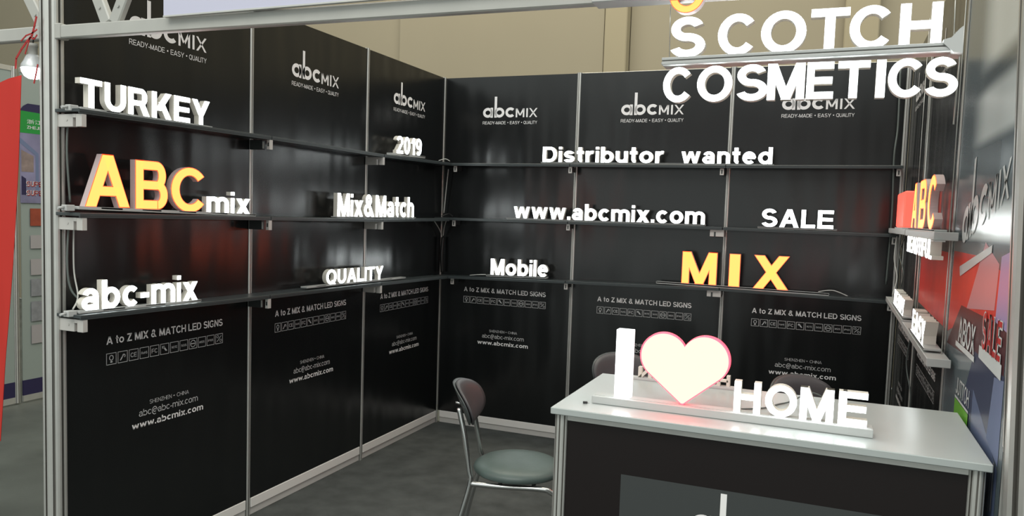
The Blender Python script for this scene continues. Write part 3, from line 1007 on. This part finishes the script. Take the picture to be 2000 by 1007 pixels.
sign('B', 1.58, [('M', 1.738, 1.952, 0.200), ('I', 2.024, 2.090, 0.200), ('X', 2.168, 2.372, 0.202)], 0.09, 1.137, 1.130, 1.58, 2.54,
     'lit orange MIX letters on a white tray, lowest shelf of the back wall', AMBER, tray=(1.582, 2.60), tray_h=0.014)

# ---------------------------------------------------------------- hanging sign at the front: SCOTCH / COSMETICS
hs = empty('hanging_letter_sign', (2.165, 0, 1.93), label='large lit white SCOTCH COSMETICS sign hanging from the front truss', cat='sign')
for ch, a, b in (('S', 2.180, 2.268), ('C', 2.298, 2.388), ('O', 2.400, 2.503), ('T', 2.512, 2.597), ('C', 2.597, 2.687), ('H', 2.702, 2.788)):
    sign_letter(hs, ch, a - 2.165, b - 2.165, 0.009, 0.098, 0.024, WHITE)
for ch, a, b in (('C', 2.168, 2.240), ('O', 2.253, 2.339), ('S', 2.348, 2.422), ('M', 2.421, 2.506), ('E', 2.510, 2.570), ('T', 2.578, 2.647),
                 ('I', 2.660, 2.680), ('C', 2.685, 2.758), ('S', 2.760, 2.827)):
    sign_letter(hs, ch, a - 2.165, b - 2.165, -0.102, 0.086, 0.024, WHITE)
mb = MB()
mb.bar((0, 0.012, 0.003), (0.655, 0.012, 0.010), 0.060, 0.007, 0, 0.001)
mb.bar((0, 0.012, -0.008), (0.655, 0.012, -0.001), 0.066, 0.009, 0, 0.002)
mb.bar((0.0, 0.012, -0.0025), (0.655, 0.012, 0.0045), 0.050, 0.004, 1)
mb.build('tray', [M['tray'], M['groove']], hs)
mb = MB()
mb.prism([(0.646, -0.010), (0.664, -0.012), (0.662, 0.046), (0.655, 0.040), (0.640, 0.022), (0.625, 0.018), (0.625, 0.010)], -0.024, 0.048)
mb.build('end_cap', M['tray'], hs)
for x in (0.012, 0.650):
    mb = MB().tube([(x, 0.02, 0.01), (x - 0.004, 0.02, 0.16)], 0.0013, 6)
    mb.build('hanging_wire', M['wire'], hs)
mb = MB().tube([(0.662, 0.02, 0.03), (0.665, 0.03, -0.02), (0.664, 0.04, -0.16)], 0.002, 6)
mb.build('lead', M['wire'], hs)

# upper hanging tray with an orange letter beneath
ht = empty('hanging_letter_sign', (1.972, -0.075, 2.075), label='upper hanging tray with pinkish letters and one orange letter below, cut by the frame top', cat='sign')
mb = MB()
mb.bar((0.03, 0.0, 0.0), (0.75, 0.0, -0.004), 0.06, 0.007, 0, 0.001)
mb.bar((0.03, 0.0, -0.011), (0.75, 0.0, -0.015), 0.064, 0.008, 0, 0.002)
mb.bar((0.03, 0.0, -0.005), (0.75, 0.0, -0.009), 0.05, 0.004, 1)
mb.build('tray', [M['tray'], M['groove']], ht)
for ch, a, b in (('G', 0.04, 0.13), ('O', 0.33, 0.42), ('L', 0.45, 0.52), ('D', 0.55, 0.63)):
    sign_letter(ht, ch, a, b, 0.006, 0.09, 0.024, ('side_warm', 'white_rim', 'heart_face'))
for ch, a, b in (('O', 0.217, 0.302),):
    sign_letter(ht, ch, a, b, -0.046, 0.088, 0.024, ('side_warm', 'amber_rim', 'amber_face'))
for x in (0.05, 0.7):
    MB().tube([(x, 0.0, 0.002), (x, 0.0, 0.60)], 0.0013, 6).build('hanging_wire', M['wire'], ht)

# ---------------------------------------------------------------- hanging trays along the right wall
G_HT = 'hanging trays along the right wall'


def htray(a, b, z, label, wires, zt=0.0, depth=0.062):
    """a > b are y positions (far, near)"""
    root = empty('hanging_tray', (2.925, a, z), -HALF, label=label, cat='tray')
    L = a - b
    mb = MB()
    mb.bar((0, 0, -0.004), (L, 0, zt - 0.004), depth, 0.008, 0, 0.001)
    mb.bar((0, 0, -0.020), (L, 0, zt - 0.020), depth + 0.004, 0.012, 0, 0.002)
    mb.bar((0, 0, -0.011), (L, 0, zt - 0.011), depth - 0.01, 0.010, 1)
    mb.bar((0, -depth / 2 - 0.001, -0.012), (L, -depth / 2 - 0.001, zt - 0.012), 0.006, 0.026, 0, 0.0015)
    mb.build('channel', [M['tray'], M['groove']], root)
    MB().box((L, -depth / 2 - 0.004, zt - 0.026), (L + 0.004, depth / 2 + 0.003, zt + 0.001), 0, 0.0015).build('end_cap', M['tray'], root)
    for (s, top) in wires:
        MB().tube([(s, 0.012, 0.0), (s + 0.004, 0.012, top)], 0.0018, 6).build('hanging_wire', M['wire'], root)
    return root


htray(2.86, 1.85, 1.522, 'far upper hanging tray beside the right wall, holding the red lit sign', [(0.95, 0.93)])
htray(1.80, 0.80, 1.520, 'near upper hanging tray beside the right wall, holding the orange ABC letters', [(0.08, 0.93), (0.965, 0.93)])
htray(2.72, 1.69, 1.147, 'far lower hanging tray beside the right wall, back corner', [(0.30, 0.35), (0.95, 0.35)], -0.012)
htray(1.67, 0.765, 1.130, 'near lower hanging tray beside the right wall', [(0.07, 0.365), (0.86, 0.365)], -0.010)
sign('R', -1.72, [('A', -1.70, -1.50, 0.185), ('B', -1.42, -1.20, 0.185), ('C', -1.14, -0.92, 0.185)], 0.068, 1.530, 1.528, -1.7, -0.9,
     'lit orange ABC letters seen edge-on, hanging tray by the right wall', REDDISH, tray=(-1.76, -0.86), tray_h=0.008)
rs = empty('led_heart_sign', (2.900, 2.50, 1.530), -HALF, label='red lit block sign at the far end of the upper hanging tray', cat='sign')
MB().box((0, 0, 0), (0.42, 0.045, 0.172), 0, 0.006).build('block', M['red_glow'], rs)
MB().box((-0.01, -0.004, -0.008), (0.43, 0.05, 0)).build('base', M['tray'], rs)
rs.name = 'led_block_sign'
sb = sign('R', -1.64, spread('BEAUTIFUL', -1.62, -0.79, 0.064), 0.084, 1.432, 1.432, -1.62, -0.79,
          'lit white letters hanging under the near upper tray by the right wall', depth=0.034)
mb = MB().box((0.0, 0.0, 0.058), (0.87, 0.034, 0.062)); mb.build('hanger_strip', M['tray'], sb)
sign('R', -2.27, spread('READY', -2.25, -1.71, 0.070), 0.072, 1.157, 1.150, -2.27, -1.70,
     'lit white lettering at the far end of the lower hanging tray', depth=0.034, tray=(-2.29, -1.70), tray_h=0.008)
sign('R', -1.37, spread('EASY', -1.34, -0.93, 0.082), 0.072, 1.140, 1.136, -1.36, -0.92,
     'lit white EASY letters seen edge-on, near lower hanging tray', depth=0.040, tray=(-1.40, -0.88), tray_h=0.008)

# ---------------------------------------------------------------- counter
ct = empty('reception_counter', (2.43, 0.3, 0), label='white topped black reception counter at the booth front right', cat='counter')


def cloc(x, y, z): return (x - 2.43, y - 0.3, z)


MB().box(cloc(1.888, 0.030, 0.981), cloc(2.958, 0.560, 1.000), 0, 0.002).build('worktop', M['counter_top'], ct)
for (x, y) in ((1.912, 0.062), (2.932, 0.062), (1.912, 0.528), (2.932, 0.528)):
    octo_post('leg', ct, x - 2.43, y - 0.3, 0.0, 0.981, 0.019)
MB().box(cloc(1.928, 0.060, 0.06), cloc(2.916, 0.066, 0.962)).build('front_panel', M['counter_black'], ct)
MB().box(cloc(1.910, 0.080, 0.06), cloc(1.914, 0.512, 0.962)).build('side_panel', M['counter_black'], ct)
MB().box(cloc(2.930, 0.080, 0.06), cloc(2.934, 0.512, 0.962)).build('side_panel', M['counter_black'], ct)
for z in (0.962, 0.03):
    for (a, b) in (((1.930, 0.056), (2.914, 0.070)), ((1.906, 0.080), (1.918, 0.512)), ((2.926, 0.080), (2.938, 0.512))):
        MB().box(cloc(a[0], a[1], z), cloc(b[0], b[1], z + (0.019 if z > 0.5 else 0.03))).build('rail', M['alu'], ct)
MB().box(cloc(1.918, 0.08, 0.50), cloc(2.926, 0.50, 0.516)).build('inner_shelf', M['counter_top'], ct)
mb = MB(); rect(mb, 2.089 - 2.43, 2.74 - 2.43, 0.16, 0.832, 0.0594 - 0.3); mb.build('grey_print', M['inset'], ct)
mb = MB(); logo(mb, 2.283 - 2.43, 0.700, 0.86, 0.0590 - 0.3); mb.build('logo_print', M['print'], ct)

# HOME sign on the counter
hm = empty('led_letter_sign', (1.977, 0.13, 1.0), label='large lit white I, red-rimmed heart and HOME sign on the counter', cat='sign')
X0 = 1.977
mb = MB()
mb.box((0, 0.0, 0.0005), (0.735, 0.052, 0.0225), 0, 0.0015)
mb.box((0.004, 0.012, 0.0220), (0.731, 0.040, 0.0235), 1)
mb.build('rail_base', [M['tray'], M['tray']], hm)
# I block
mb = MB(); mb.box((2.038 - X0, 0.014, 0.022), (2.084 - X0, 0.046, 0.217), 0, 0.001)
ib = mb.build('letter', M['white_rim'], hm)
MB().box((2.0395 - X0, 0.0125, 0.0235), (2.0825 - X0, 0.0138, 0.2155)).build('lit_face', M['white_face'], ib)
for ch, a, b, h in (('H', 2.368, 2.437, 0.083), ('O', 2.448, 2.528, 0.083), ('M', 2.535, 2.617, 0.085), ('E', 2.628, 2.697, 0.086)):
    l = sign_letter(hm, ch, a - X0, b - X0, 0.0235, h, 0.026, WHITE)
    l.location.y = 0.016


def heart_pts(cx_, zb, w, h, n=44):
    out = []
    raw = []
    for i in range(n * 2):
        t = 2 * math.pi * i / (n * 2)
        raw.append((16 * math.sin(t) ** 3, 13 * math.cos(t) - 5 * math.cos(2 * t) - 2 * math.cos(3 * t) - math.cos(4 * t)))
    # blend the classic curve with two lobes over a straight-sided wedge
    pts = []
    rl = w * 0.267
    cxl = w / 2 - rl
    zl = h - rl
    # right lobe from the cleft over the top to the tangent point, then down to the tip
    tip = Vector((0, 0))
    c = Vector((cxl, zl))
    d = (tip - c)
    D = d.length
    ang = math.atan2(d.y, d.x)
    beta = math.acos(rl / D)
    t_end = ang + beta  # tangent on the outside
    t0 = math.pi - math.acos(min(1, cxl / rl)) if cxl < rl else math.pi * 0.93
    while t_end > t0: t_end -= 2 * math.pi
    for i in range(n + 1):
        t = t0 + (t_end - t0) * i / n
        pts.append((cxl + rl * math.cos(t), zl + rl * math.sin(t)))
    right = pts
    left = [(-x, z) for x, z in pts[::-1]]
    tipr = [(w * 0.012, 0.0006), (-w * 0.012, 0.0006)]
    return [(cx_ + x, zb + z) for x, z in right + tipr + left[:-1] if True]


hp = heart_pts(2.231 - X0, 0.0235, 0.246, 0.196)
hc = (2.231 - X0, 0.0235 + 0.11)
mb = MB()
n = len(hp)
y0_, y1_ = 0.014, 0.034
A = [(x, y0_, z) for x, z in hp]
Bk = [(x, y1_, z) for x, z in hp]
sh = lambda k, yv: [((x - hc[0]) * k + hc[0], yv, (z - hc[1]) * k + hc[1]) for x, z in hp]
In = sh(0.965, y0_)
for i in range(n):
    j = (i + 1) % n
    mb.poly([A[i], Bk[i], Bk[j], A[j]], 0)
    mb.poly([A[i], A[j], In[j], In[i]], 1)
mb.poly(Bk[::-1], 0)
mb.poly(In, 1)
hb_ = fix_normals(mb.build('heart', [M['heart_side'], M['heart_rim']], hm))
hb_['label'] = 'heart with red glowing sides and pale lit face'
mb = MB(); F_ = sh(0.965, y0_ - 0.0015); Fb = sh(0.965, y0_ - 0.0001)
mb.poly(F_)
for i in range(n):
    j = (i + 1) % n
    mb.poly([F_[i], Fb[i], Fb[j], F_[j]])
fix_normals(mb.build('lit_face', M['heart_face'], hb_))

# small things on the counter
pl = empty('cable_plug', (1.957, 0.112, 1.0), 0.4, label='tiny dark plug on the left front of the counter', cat='plug')
MB().tube([(0, 0, 0.004), (0.012, 0, 0.004)], 0.0035, 8).build('plug_body', M['black'], pl)
MB().tube([(0.012, 0, 0.004), (0.018, 0, 0.004)], 0.0022, 8).build('plug_tip', M['chrome'], pl)
pts = []
for i in range(25):
    t = i / 24
    pts.append((2.36 + 0.22 * t + 0.02 * math.sin(t * 7), 0.26 + 0.22 * t, 1.0025 + 0.030 * math.exp(-((t - 0.9) / 0.12) ** 2)))
tag(MB().tube(pts, 0.0022, 6).build('power_cable', M['cable_grey']), label='thin dark cable on the counter behind the HOME letters', cat='cable')
bs = empty('led_letter_sign', (2.33, 0.545, 1.0), math.pi, label='small unlit white letter sign on the rear edge of the counter, facing away', cat='sign')
MB().box((0, 0.0, 0.0), (0.34, 0.030, 0.008), 0, 0.001).build('tray', M['tray'], bs)
for ch, a, b in (('H', 0.285, 0.325), ('E', 0.235, 0.27), ('L', 0.18, 0.215), ('L', 0.125, 0.16), ('N', 0.03, 0.075)):
    l = sign_letter(bs, ch, 0.34 - b, 0.34 - a, 0.008, 0.034, 0.022, ('side', 'side', 'tray'))


# ---------------------------------------------------------------- chairs
def make_chair(loc, rz, label):
    """faces +x at rz=0"""
    root = empty('round_seat_chair', loc, rz, label=label, cat='chair', group='chrome chairs around the counter')
    mb = MB()
    prof = [(0.0005, 0.476), (0.05, 0.4765), (0.10, 0.475), (0.14, 0.471), (0.17, 0.463), (0.188, 0.451), (0.194, 0.438), (0.190, 0.428)]
    mb.lathe(prof[::-1], 40)
    mb.build('seat_cushion', M['vinyl'], root)
    mb = MB(); mb.lathe([(0.0, 0.417), (0.16, 0.418), (0.185, 0.424), (0.190, 0.431), (0.186, 0.433), (0.0, 0.433)], 40)
    mb.build('seat_pan', M['shell'], root)
    # backrest: oval pad curved around the sitter and tilted back
    cxb, czb = -0.205, 0.715
    w, h = 0.172, 0.088

    def bp(u, v, off):
        yb = u * w
        zb = v * h
        xb = cxb - 0.045 + 0.30 * yb * yb / w - 0.42 * zb + off
        return (xb, yb, czb + zb)
    for nm, o0, o1, m, g0 in (('back_cushion', 0.008, 0.030, 'vinyl_dark', 1.0), ('back_shell', -0.006, 0.008, 'shell', 1.02)):
        mb = MB()
        NR, NS = 7, 40
        for sgn, oo in ((1, o1), (-1, o0)):
            base = len(mb.v)
            for i in range(NR + 1):
                r = i / NR
                for k in range(NS):
                    t = 2 * math.pi * k / NS
                    cu, cv = math.cos(t), math.sin(t)
                    u = r * math.copysign(abs(cu) ** 0.85, cu) * g0
                    v = r * math.copysign(abs(cv) ** 0.85, cv) * g0
                    edge = (1 - r ** 5)
                    o_ = o0 + (oo - o0) * (0.35 + 0.65 * edge) if sgn == 1 else o0
                    mb.v.append(bp(u, v, o_))
            for i in range(NR):
                for k in range(NS):
                    k2 = (k + 1) % NS
                    q = (base + i * NS + k, base + i * NS + k2, base + (i + 1) * NS + k2, base + (i + 1) * NS + k)
                    mb.f.append(q if sgn == -1 else q[::-1]); mb.m.append(0); mb.sm.append(True)
        b1, b2 = NR * NS, (NR + 1) * NS + NR * NS
        for k in range(NS):
            k2 = (k + 1) % NS
            mb.f.append((b1 + k, b1 + k2, b2 + k2, b2 + k)); mb.m.append(0); mb.sm.append(True)
        fix_normals(mb.build(nm, M[m], root))

    def smooth(pts, k=6):
        P = [Vector(p) for p in pts]
        out = []
        for i in range(len(P) - 1):
            p0, p1, p2, p3_ = P[max(i - 1, 0)], P[i], P[i + 1], P[min(i + 2, len(P) - 1)]
            for j in range(k):
                t = j / k
                out.append(0.5 * ((2 * p1) + (-p0 + p2) * t + (2 * p0 - 5 * p1 + 4 * p2 - p3_) * t * t + (-p0 + 3 * p1 - 3 * p2 + p3_) * t ** 3))
        out.append(P[-1])
        return out
    for sy in (-1, 1):
        # rear leg runs up into the back upright
        MB().tube(smooth([(-0.275, sy * 0.185, 0.0), (-0.235, sy * 0.17, 0.20), (-0.185, sy * 0.155, 0.40), (-0.190, sy * 0.150, 0.46), (-0.215, sy * 0.140, 0.60), (-0.245, sy * 0.125, 0.715)]), 0.0115, 12).build('rear_leg', M['chrome'], root)
        # front leg bends from the seat rail down
        MB().tube(smooth([(-0.183, sy * 0.155, 0.405), (-0.05, sy * 0.158, 0.402), (0.10, sy * 0.155, 0.402), (0.150, sy * 0.154, 0.392), (0.178, sy * 0.156, 0.350), (0.200, sy * 0.170, 0.15), (0.215, sy * 0.178, 0.0)]), 0.0115, 12).build('front_leg', M['chrome'], root)
        MB().tube([(-0.262, sy * 0.118, 0.735), (-0.235, sy * 0.118, 0.733)], 0.005, 8).build('screw', M['chrome'], root)
    MB().tube([(-0.06, -0.158, 0.405), (-0.06, 0.158, 0.405)], 0.009, 10).build('cross_bar', M['chrome'], root)
    MB().tube([(0.08, -0.156, 0.405), (0.08, 0.156, 0.405)], 0.009, 10).build('cross_bar', M['chrome'], root)
    return root


make_chair((1.385, 1.085, 0), R(16), 'chrome chair with grey-green round seat, left of the counter')
make_chair((1.73, 1.86, 0), R(-50), 'dark chair behind the counter, its back seen beside the lit I')
make_chair((2.63, 1.73, 0), R(-52), 'chair behind the counter, its back top showing above the HOME letters')

# ---------------------------------------------------------------- cables
def cable(pts, r, m, label, k=8):
    P = [Vector(p) for p in pts]
    out = []
    for i in range(len(P) - 1):
        p0, p1, p2, p3_ = P[max(i - 1, 0)], P[i], P[i + 1], P[min(i + 2, len(P) - 1)]
        for j in range(k):
            t = j / k
            out.append(0.5 * ((2 * p1) + (-p0 + p2) * t + (2 * p0 - 5 * p1 + 4 * p2 - p3_) * t * t + (-p0 + 3 * p1 - 3 * p2 + p3_) * t ** 3))
    out.append(P[-1])
    return tag(MB().tube(out, r, 6).build('cable', M[m]), label=label, cat='cable')


cable([(0.02, 0.02, 1.83), (0.022, 0.012, 1.70), (0.020, 0.025, 1.52)], 0.004, 'cable_grey', 'grey cable beside the front left post, between the upper shelves')
cable([(0.02, 0.02, 1.46), (0.022, 0.01, 1.30), (0.03, 0.02, 1.20), (0.07, 0.05, 1.145), (0.085, 0.03, 1.135)], 0.004, 'cable_grey', 'grey cable curling onto the lowest left shelf behind abc-mix')
cable([(0.025, 0.035, 1.46), (0.03, 0.03, 1.28), (0.05, 0.03, 1.18), (0.088, -0.02, 1.140)], 0.003, 'cable', 'pale cable running into the abc-mix sign tray')
cable([(0.06, 2.93, 1.83), (0.045, 2.935, 1.70), (0.028, 2.94, 1.52)], 0.004, 'cable', 'pale cable in the back left corner, between upper and middle shelf')
cable([(0.09, 2.86, 1.47), (0.045, 2.92, 1.42), (0.03, 2.935, 1.36)], 0.0035, 'cable', 'pale cable in the back left corner just below the middle shelf, right strand')
cable([(0.03, 2.80, 1.46), (0.025, 2.89, 1.40), (0.025, 2.935, 1.34)], 0.0035, 'cable', 'pale cable in the back left corner just below the middle shelf, left strand')
cable([(0.03, 2.935, 1.35), (0.028, 2.925, 1.22), (0.03, 2.935, 1.10)], 0.012, 'black', 'black wrapped cable bundle in the back left corner above the lowest shelf')
cable([(0.05, 2.80, 1.868 + .012), (0.08, 2.84, 1.895), (0.10, 2.87, 1.882)], 0.003, 'cable', 'short pale lead lying on the top shelf in the corner')
cable([(0.06, 2.85, 1.498), (0.10, 2.87, 1.515), (0.14, 2.86, 1.497)], 0.006, 'black', 'black coiled lead on the middle shelf in the corner')
cable([(2.54, 2.87, 1.137), (2.62, 2.86, 1.150), (2.70, 2.85, 1.124)], 0.003, 'cable', 'pale lead from the right end of the MIX tray')
cable([(0.28, 2.87, 1.096), (0.34, 2.86, 1.104), (0.40, 2.87, 1.108)], 0.003, 'cable', 'pale lead from the left end of the Mobile tray')
cable([(2.90, 2.93, 2.42), (2.905, 2.90, 2.10), (2.895, 2.88, 1.92), (2.905, 2.90, 1.60), (2.90, 2.92, 1.20)], 0.006, 'cable_grey', 'grey cable down the back right corner, thick one')
cable([(2.925, 2.72, 1.48), (2.915, 2.66, 1.36), (2.93, 2.60, 1.26), (2.91, 2.55, 1.17)], 0.003, 'cable', 'thin wavy cable between the hanging trays near the back right corner')
cable([(2.93, 2.30, 1.48), (2.915, 2.36, 1.40), (2.935, 2.30, 1.30), (2.92, 2.36, 1.19)], 0.003, 'cable_grey', 'thin looped cable between the hanging trays, nearer than the wavy one')
cable([(2.93, 1.66, 1.10), (2.92, 1.70, 0.95), (2.94, 1.64, 0.80), (2.93, 1.70, 0.55)], 0.003, 'cable_grey', 'thin cable drooping below the lower hanging trays to the floor side')

# ---------------------------------------------------------------- left outside: bulb, banner, neighbour booth
bl = empty('hanging_bulb', (-0.104, -0.02, 1.99), label='lit white LED bulb hanging beside the front left post', cat='lamp')
MB().lathe([(0.0005, -0.034), (0.015, -0.032), (0.028, -0.024), (0.036, -0.010), (0.039, 0.004)], 24).build('globe', M['bulb'], bl)
MB().lathe([(0.0395, 0.004), (0.038, 0.016), (0.030, 0.030), (0.024, 0.044), (0.019, 0.052), (0.001, 0.052)], 24).build('housing', M['bulb_base'], bl)
MB().lathe([(0.015, 0.052), (0.015, 0.078), (0.017, 0.080), (0.017, 0.092), (0.001, 0.092)], 16).build('socket', M['beam'], bl)
MB().tube([(0, 0, 0.09), (0.004, 0.0, 0.115)], 0.003, 6).build('lead', M['black'], bl)

rb = empty('ribbon', (-0.06, -0.055, 2.10), label='red plastic ribbon tied from the post around the bulb', cat='ribbon')


def strip(pts, w, name='strand'):
    mb = MB()
    for i in range(len(pts) - 1):
        p, q = Vector(pts[i]), Vector(pts[i + 1])
        mb.bar(p, q + (q - p) * 0.04, 0.0016, w, 0, 0, (0, 0, 1))
    return mb.build(name, M['ribbon'], rb)


strip([(0.024, 0, 0.065), (0.012, 0, 0.03), (0.0, 0, 0.0), (-0.03, 0, -0.022), (-0.055, 0, -0.045), (-0.082, 0, -0.075), (-0.086, 0, -0.11)], 0.008)
strip([(0.026, 0, 0.02), (0.0, 0, 0.008), (-0.03, 0, 0.002), (-0.055, 0, -0.015)], 0.005)
strip([(0.026, 0, 0.002), (0.012, 0, -0.012), (-0.01, 0, -0.006), (-0.035, 0, -0.06)], 0.005)
strip([(0.028, 0, -0.10), (0.018, 0, -0.135), (0.008, 0, -0.165)], 0.006)

# banner: wavy cloth
mb = MB()
nx, nz = 16, 24
xr = [(1.965, -0.135), (1.63, -0.161), (1.28, -0.196), (0.93, -0.236), (0.62, -0.258)]


def rx_(z):
    for i in range(len(xr) - 1):
        if xr[i + 1][0] <= z <= xr[i][0]:
            t = (z - xr[i + 1][0]) / (xr[i][0] - xr[i + 1][0])
            return xr[i + 1][1] + t * (xr[i][1] - xr[i + 1][1])
    return xr[0][1] if z > 1.9 else xr[-1][1]


gr = {}
for lay in (0, 1):
    for j in range(nz + 1):
        for i in range(nx + 1):
            u = i / nx
            v = j / nz
            xR = rx_(1.968 - 1.35 * v)
            x = -0.95 + (xR + 0.95) * u
            ztop = 1.968 - (1 - u) * 0.10 - 0.03 * math.sin(u * math.pi)
            z = ztop + (0.618 - ztop) * v
            y = -0.05 + 0.014 * math.sin(u * 14 + v * 2) * (0.3 + v) + 0.006 * math.sin(u * 31 + 1) + lay * 0.0015
            gr[lay, i, j] = len(mb.v)
            mb.v.append((x, y, z))
for lay in (0, 1):
    for j in range(nz):
        for i in range(nx):
            q = (gr[lay, i, j], gr[lay, i + 1, j], gr[lay, i + 1, j + 1], gr[lay, i, j + 1])
            mb.f.append(q); mb.m.append(0); mb.sm.append(True)
tag(mb.build('banner', M['redcloth']), label='red cloth banner hanging left of the booth, cut by the frame', cat='banner')

nb = empty('wall_neighbour', (-2.97, 0, 0), HALF, kind='structure', label='pale panel wall of the neighbouring booth with posters', cat='wall')
for (a, b) in ((-0.99, 0.0), (0.0, 0.95), (0.95, 1.905), (1.945, 2.92), (2.96, 3.95)):
    MB().box((a + 0.02, 0, 0.16), (b - 0.004, 0.006, 2.44)).build('panel', M['booth_white'], nb)
    MB().box((a + 0.02, -0.002, 0.045), (b - 0.004, 0.01, 0.16)).build('navy_skirting', M['navy'], nb)
    MB().box((a + 0.02, -0.004, 0.0), (b - 0.004, 0.012, 0.045)).build('bottom_rail', M['alu'], nb)
    MB().box((a + 0.02, -0.004, 2.44), (b - 0.004, 0.012, 2.475)).build('top_rail', M['alu'], nb)
for s in (0.0, 0.95, 1.925, 2.94): octo_post('post', nb, s, 0.010, 0, 2.475, 0.022)
P_ = -0.002
pnl = empty('booth_poster', (-2.965, 1.95, 0), HALF, label='tall poster with green heading and red SUPER lettering on the neighbouring booth wall', cat='poster')


def nq(name, pts, m, lay):
    mb = MB()
    mb.poly([(a - 1.95, P_ - 0.0008 * lay, z) for a, z in pts])
    mb.poly([(a - 1.95, P_ + 0.002, z) for a, z in pts][::-1])
    return mb.build(name, M[m], pnl)


nq('navy_heading', [(1.955, 2.10), (2.90, 2.10), (2.90, 2.225), (2.02, 2.222), (1.985, 2.20), (1.958, 2.165)], 'navy', 1)
nq('green_heading', [(1.955, 2.005), (2.90, 2.005), (2.90, 2.14), (1.955, 2.165)], 'green', 2)
nq('mural', [(1.955, 1.49), (2.90, 1.49), (2.90, 2.005), (1.955, 2.005)], 'mural', 1)
nq('mural_beam', [(1.955, 1.93), (1.955, 1.97), (2.10, 1.86), (2.10, 1.55), (2.075, 1.55), (2.075, 1.845)], 'mural2', 2)
nq('mural_shop', [(1.965, 1.72), (2.06, 1.72), (2.06, 1.84), (1.965, 1.88)], 'mural3', 2)
nq('mural_shop_lower', [(1.965, 1.55), (2.0, 1.55), (2.0, 1.67), (1.965, 1.69)], 'navy', 2)
mb = MB()
font_text(mb, '浙江省', 0.06, 0.24, 2.075, 0.032, P_ - 0.003)
flat_text(mb, 'ZHEJIANG', 0.06, 0.24, 2.038, 0.022, P_ - 0.003, 0.16)
mb.build('heading_lettering', M['white_print'], pnl)
mb = MB()
flat_text(mb, 'SUPER', 0.048, 0.215, 1.612, 0.040, P_ - 0.003, 0.30)
flat_text(mb, 'SUPER', 0.048, 0.215, 1.545, 0.040, P_ - 0.003, 0.30)
mb.build('lettering_outline', M['white_print'], pnl)
mb = MB()
flat_text(mb, 'SUPER', 0.052, 0.211, 1.612, 0.038, P_ - 0.004, 0.17)
flat_text(mb, 'SUPER', 0.052, 0.211, 1.545, 0.038, P_ - 0.004, 0.17)
mb.build('lettering', M['super'], pnl)
for (a, b, m) in ((1.32, 1.45, 'sq_red'), (1.15, 1.25, 'sq_a'), (0.95, 1.07, 'sq_a'), (0.79, 0.92, 'sq_b'), (0.60, 0.75, 'sq_b'), (0.43, 0.57, 'sq_a')):
    nq('swatch', [(2.03, a), (2.40, a), (2.40, b), (2.03, b)], m, 2)
